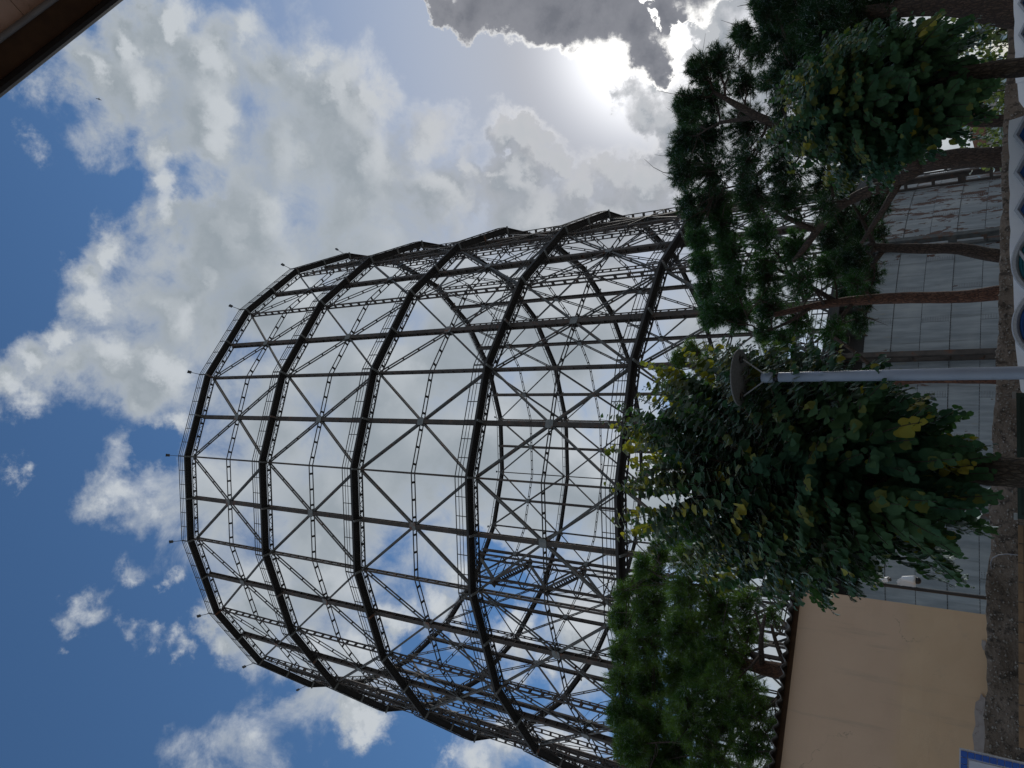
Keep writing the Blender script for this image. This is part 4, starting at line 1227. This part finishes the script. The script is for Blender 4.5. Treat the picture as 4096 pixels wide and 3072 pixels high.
hp = honeycomb('white honeycomb panel with deep blue hexagon cells and two round discs, nearest the lamp post', 1590, 478, 2.03, 4, 12.6, 13.4,
               circles=[.93, 2.0])
NEAR_FRAME = HFRAME['last']
rr_ = honeycomb('white honeycomb panel with blue hexagon cells half hidden by the smaller tree trunk, far right', 455, -420, 2.03, 6, 17.0, 18.0)
# two round discs set into the near panel's blank part
def disc_at(Y, kind):
    a, ex, ey, ez, zt_ = NEAR_FRAME
    d = ray(4060, Y); t = ((a - EYE) @ ez) / (d @ ez); x = (EYE + d * t - a) @ ex
    o = ex * x + ey * (zt_ - .565) + ez * .01
    c = MB(); c.lathe([(.46, -.23), (.525, -.21), (.525, .05), (.50, .07), (.455, .06), (.445, -.14)], o, ez, n=44); ring = c.build('round_rim', M['grey_rim'], hp)
    c = MB(); c.lathe([(.444, -.02), (.40, .0), (.37, -.05), (.36, -.06), (.30, -.03), (.01, -.02)], o + ez * .02, ez, n=44); c.build('round_back', M[kind], ring)
disc_at(1058, 'teal'); disc_at(1304, 'blue')

# ================================================================== tiled sign, green panel, brick pier
sc = at(3842, 2999, 8.0)
sa_ = math.radians(-18); SX = np.array([-math.cos(sa_), math.sin(sa_), 0]) ; SN = np.array([SX[1], -SX[0], 0]); SN = SN if SN @ (EYE - sc) > 0 else -SN
sign = tag(empty('tiled_sign', (sc[0], sc[1], 0)), 'white tiled sign panel framed by a row of small blue tiles, bottom left', 'sign')
S_ = lambda u, v, z: SX * u + SN * v + np.array([0, 0, z])
def sbox(name, u0, u1, v0, v1, z0, z1, mat):
    b = MB(); b.add([S_(u, v, z) for z in (z0, z1) for (u, v) in ((u0, v0), (u1, v0), (u1, v1), (u0, v1))], [(3, 2, 1, 0), (4, 5, 6, 7), (0, 1, 5, 4), (1, 2, 6, 5), (2, 3, 7, 6), (3, 0, 4, 7)])
    return b.build(name, mat, sign)
st_ = sc[2]; SW, SHt, TL = 1.30, 1.0, .052
sbox('backing', -.012, SW + .012, -.05, -.002, st_ - SHt - .012, st_ + .008, M['grout'])
nx2, nz3 = int(SW / TL), int(SHt / TL)
for i in range(nx2):
    for j in range(nz3):
        if i in (0, nx2 - 1) or j in (0, nz3 - 1):
            sbox('blue_tile', i * TL + .003, (i + 1) * TL - .002, 0, .008 + RNG.uniform(0, .002), st_ - (j + 1) * TL + .002, st_ - j * TL - .003, M['tile_blue'])
sbox('white_field', TL + .012, nx2 * TL - TL - .012, 0, .006, st_ - nz3 * TL + TL + .012, st_ - TL - .012, M['tile_white'])
for u in (.15, SW - .15):
    sbox('leg', u - .04, u + .04, -.13, -.052, 0, st_ - .05, M['zinc'])

ga, gb = at(4076, 2075, 11.0), at(4076, 1572, 11.0)
gx = gb - ga; gx[2] = 0; gl = np.linalg.norm(gx); gx /= gl; gn = np.array([gx[1], -gx[0], 0]); gn = gn if gn @ (EYE - ga) > 0 else -gn
gp = tag(empty('metal_panel', (ga[0], ga[1], 0)), 'dark green metal panel with grey zinc corner caps behind the large tree trunk', 'panel')
G_ = lambda u, v, z: gx * u + gn * v + np.array([0, 0, z])
def gbox(name, u0, u1, v0, v1, z0, z1, mat, par=gp):
    b = MB(); b.add([G_(u, v, z) for z in (z0, z1) for (u, v) in ((u0, v0), (u1, v0), (u1, v1), (u0, v1))], [(3, 2, 1, 0), (4, 5, 6, 7), (0, 1, 5, 4), (1, 2, 6, 5), (2, 3, 7, 6), (3, 0, 4, 7)])
    return b.build(name, mat, par)
gz = (ga[2] + gb[2]) / 2
gbox('sheet', .03, gl - .03, -.02, .0, .25, gz - .02, M['green_metal'])
gbox('top_rail', 0, gl, -.03, .02, gz - .02, gz + .02, M['green_metal'])
for u in (0, gl - .05):
    gbox('upright', u, u + .05, -.035, .025, 0, gz - .02, M['green_metal'])
    gbox('corner_cap', u - .015, u + .065, -.045, .035, gz + .0205, gz + .06, M['zinc'])
ba, bb_ = at(4079, 2990, 12.0), at(4072, 2090, 12.2)
ba[2] = bb_[2]
bx = bb_ - ba; bx[2] = 0; bl = np.linalg.norm(bx); bx /= bl; bn = np.array([bx[1], -bx[0], 0]); bn = bn if bn @ (EYE - ba) > 0 else -bn
pier = tag(empty('brick_pier', (ba[0], ba[1], 0)), 'low ochre brick pier at the foot of the rubble wall', 'wall')
bz = ba[2]
B_ = lambda u, v, z: bx * u + bn * v + np.array([0, 0, z])
def bbox(name, u0, u1, v0, v1, z0, z1, mat):
    b = MB(); b.add([B_(u, v, z) for z in (z0, z1) for (u, v) in ((u0, v0), (u1, v0), (u1, v1), (u0, v1))], [(3, 2, 1, 0), (4, 5, 6, 7), (0, 1, 5, 4), (1, 2, 6, 5), (2, 3, 7, 6), (3, 0, 4, 7)])
    return b.build(name, mat, pier)
bbox('core', .004, bl - .004, -.30, -.012, 0, bz - .012, M['mortar'])
for r_i in range(5):
    u = -.06 if r_i % 2 else 0
    while u < bl:
        u0, u1 = max(0, u), min(bl, u + .235)
        if u1 - u0 > .03:
            bbox('brick', u0, u1, -.11, RNG.uniform(-.004, .006), bz - (r_i + 1) * .068 + .01, bz - r_i * .068, M['brick'])
        u += .25

# ================================================================== cameras on a slim pole, cable, far house
cp = at(3760, 2368, 15.2)
pole = tag(empty('camera_pole', (cp[0], cp[1], 0)), 'slim dark pole carrying two white cameras in front of the tank', 'pole')
pz = at(3520, 2335, 15.2)[2]
b = MB(); b.tube([(0, 0, 0), (0, 0, pz + .05)], .032, 10); b.build('shaft', M['deck'], pole, smooth=True)
def local(X, Y, dist=15.2):
    p = at(X, Y, dist); return np.array([p[0], p[1], p[2]])
c = local(3632, 2318)
ptz = tag(empty('dome_camera', tuple(c)), 'white cone shaped dome camera with a black eye on a bracket, lower of the two', 'camera')
b = MB(); b.lathe([(.035, .10), (.045, .09), (.078, -.08), (.080, -.12), (.065, -.125)], (0, 0, 0), n=24); b.build('housing', M['white_plastic'], ptz, smooth=True)
b = MB(); b.lathe([(.058, -.126), (.058, -.16), (.048, -.19), (.02, -.205)], (0, 0, 0), n=20); b.build('dome', M['black'], ptz, smooth=True)
arm = np.array([cp[0], cp[1], c[2]]) - c
b = MB(); b.beam((0, 0, .10), (arm[0] * .55, arm[1] * .55, .16), .05, .07, (0, 0, 1)); b.beam((arm[0] * .5, arm[1] * .5, .16), (arm[0] * .5, arm[1] * .5, -.12), .05, .10, (0, 1, 0))
for z in (.10, -.08):
    b.beam((arm[0] * .5, arm[1] * .5, z), (arm[0] * 1.05, arm[1] * 1.05, z), .03, .04, (0, 0, 1))
b.build('bracket', M['white_plastic'], ptz)
c = local(3526, 2322)
bul = tag(empty('bullet_camera', tuple(c)), 'small grey white bullet camera above the dome camera on the same pole', 'camera')
arm = np.array([cp[0], cp[1], c[2]]) - c
b = MB(); b.beam((-.02, 0, .10), (.05, -.05, -.12), .085, .075, (0, 1, 0)); b.beam((-.03, .01, .12), (.035, -.04, -.06), .11, .02, (0, 1, 0)); b.build('housing', M['white_plastic'], bul)
b = MB(); b.lathe([(.030, 0), (.030, .02)], (.05, -.05, -.14), (.05, -.05, -.22), n=14); b.build('lens', M['black'], bul)
b = MB(); b.beam((0, 0, 0), (arm[0], arm[1], 0), .03, .03, (0, 0, 1)); b.build('bracket', M['white_plastic'], bul)
pts = [(3966, 2275, 13.4), (3950, 2250, 13.35), (3953, 2225, 13.3), (3985, 2212, 13.2), (4030, 2210, 13.15), (4070, 2216, 13.1), (4110, 2228, 13.1), (4200, 2260, 13.1)]
pw = [at(X, Y, d_) for X, Y, d_ in pts]
base = np.array([pw[0][0], pw[0][1], 0]); PP, _ = resample(pw, [.01] * len(pw), .08)
b = MB(); b.tube(PP - base, .008, 6)
tag(b.build('cable', M['pipe'], None, smooth=True), 'thin pale looped cable hanging over the rubble wall below the cameras', 'cable').location = tuple(base)

hb = at(3905, 570, 75)
house = tag(empty('house', (hb[0], hb[1], 0)), 'far pale house with a tiled roof glimpsed between the leaves right of the tank', 'house')
hz = at(3945, 600, 75)[2]
b = MB(); b.box((-3.5, 0, 0), (5.5, 7, hz)); b.build('wall', M['house_wall'], house)
b = MB(); b.prism([(-3.9, 0), (5.9, 0), (5.9, .12), (1.0, 1.1), (-3.9, .12)], (0, -.4, hz + .002), (1, 0, 0), (0, 0, 1), (0, 1, 0), 7.8); b.build('roof', M['roof_tile'], house)
for wx_ in (-2.2, .4, 3.0):
    b = MB(); b.box((wx_, -.05, hz - 2.0), (wx_ + .95, -.004, hz - .6)); w_ = b.build('window', M['shutter'], house)
    b = MB(); b.box((wx_ - .06, -.09, hz - 2.10), (wx_ + 1.01, -.004, hz - 2.004)); b.build('sill', M['house_wall'], w_)

bp = at(396, 397, 70)
bird = MB()
bird.tube([(-.16, 0, 0), (-.05, 0, .02), (.12, 0, 0), (.26, 0, -.01)], [.01, .05, .055, .01], 8)
bird.add([(-.02, 0, .02), (.10, 0, .02), (.03, .42, .10), (-.04, .40, .10)], [(0, 1, 2, 3)]); bird.add([(-.02, 0, .02), (.10, 0, .02), (.03, -.42, .10), (-.04, -.40, .10)], [(3, 2, 1, 0)])
bo = tag(bird.build('bird', M['black'], None), 'tiny dark bird gliding high among the clouds near the overhead eave', 'bird')
bo.location = tuple(bp)
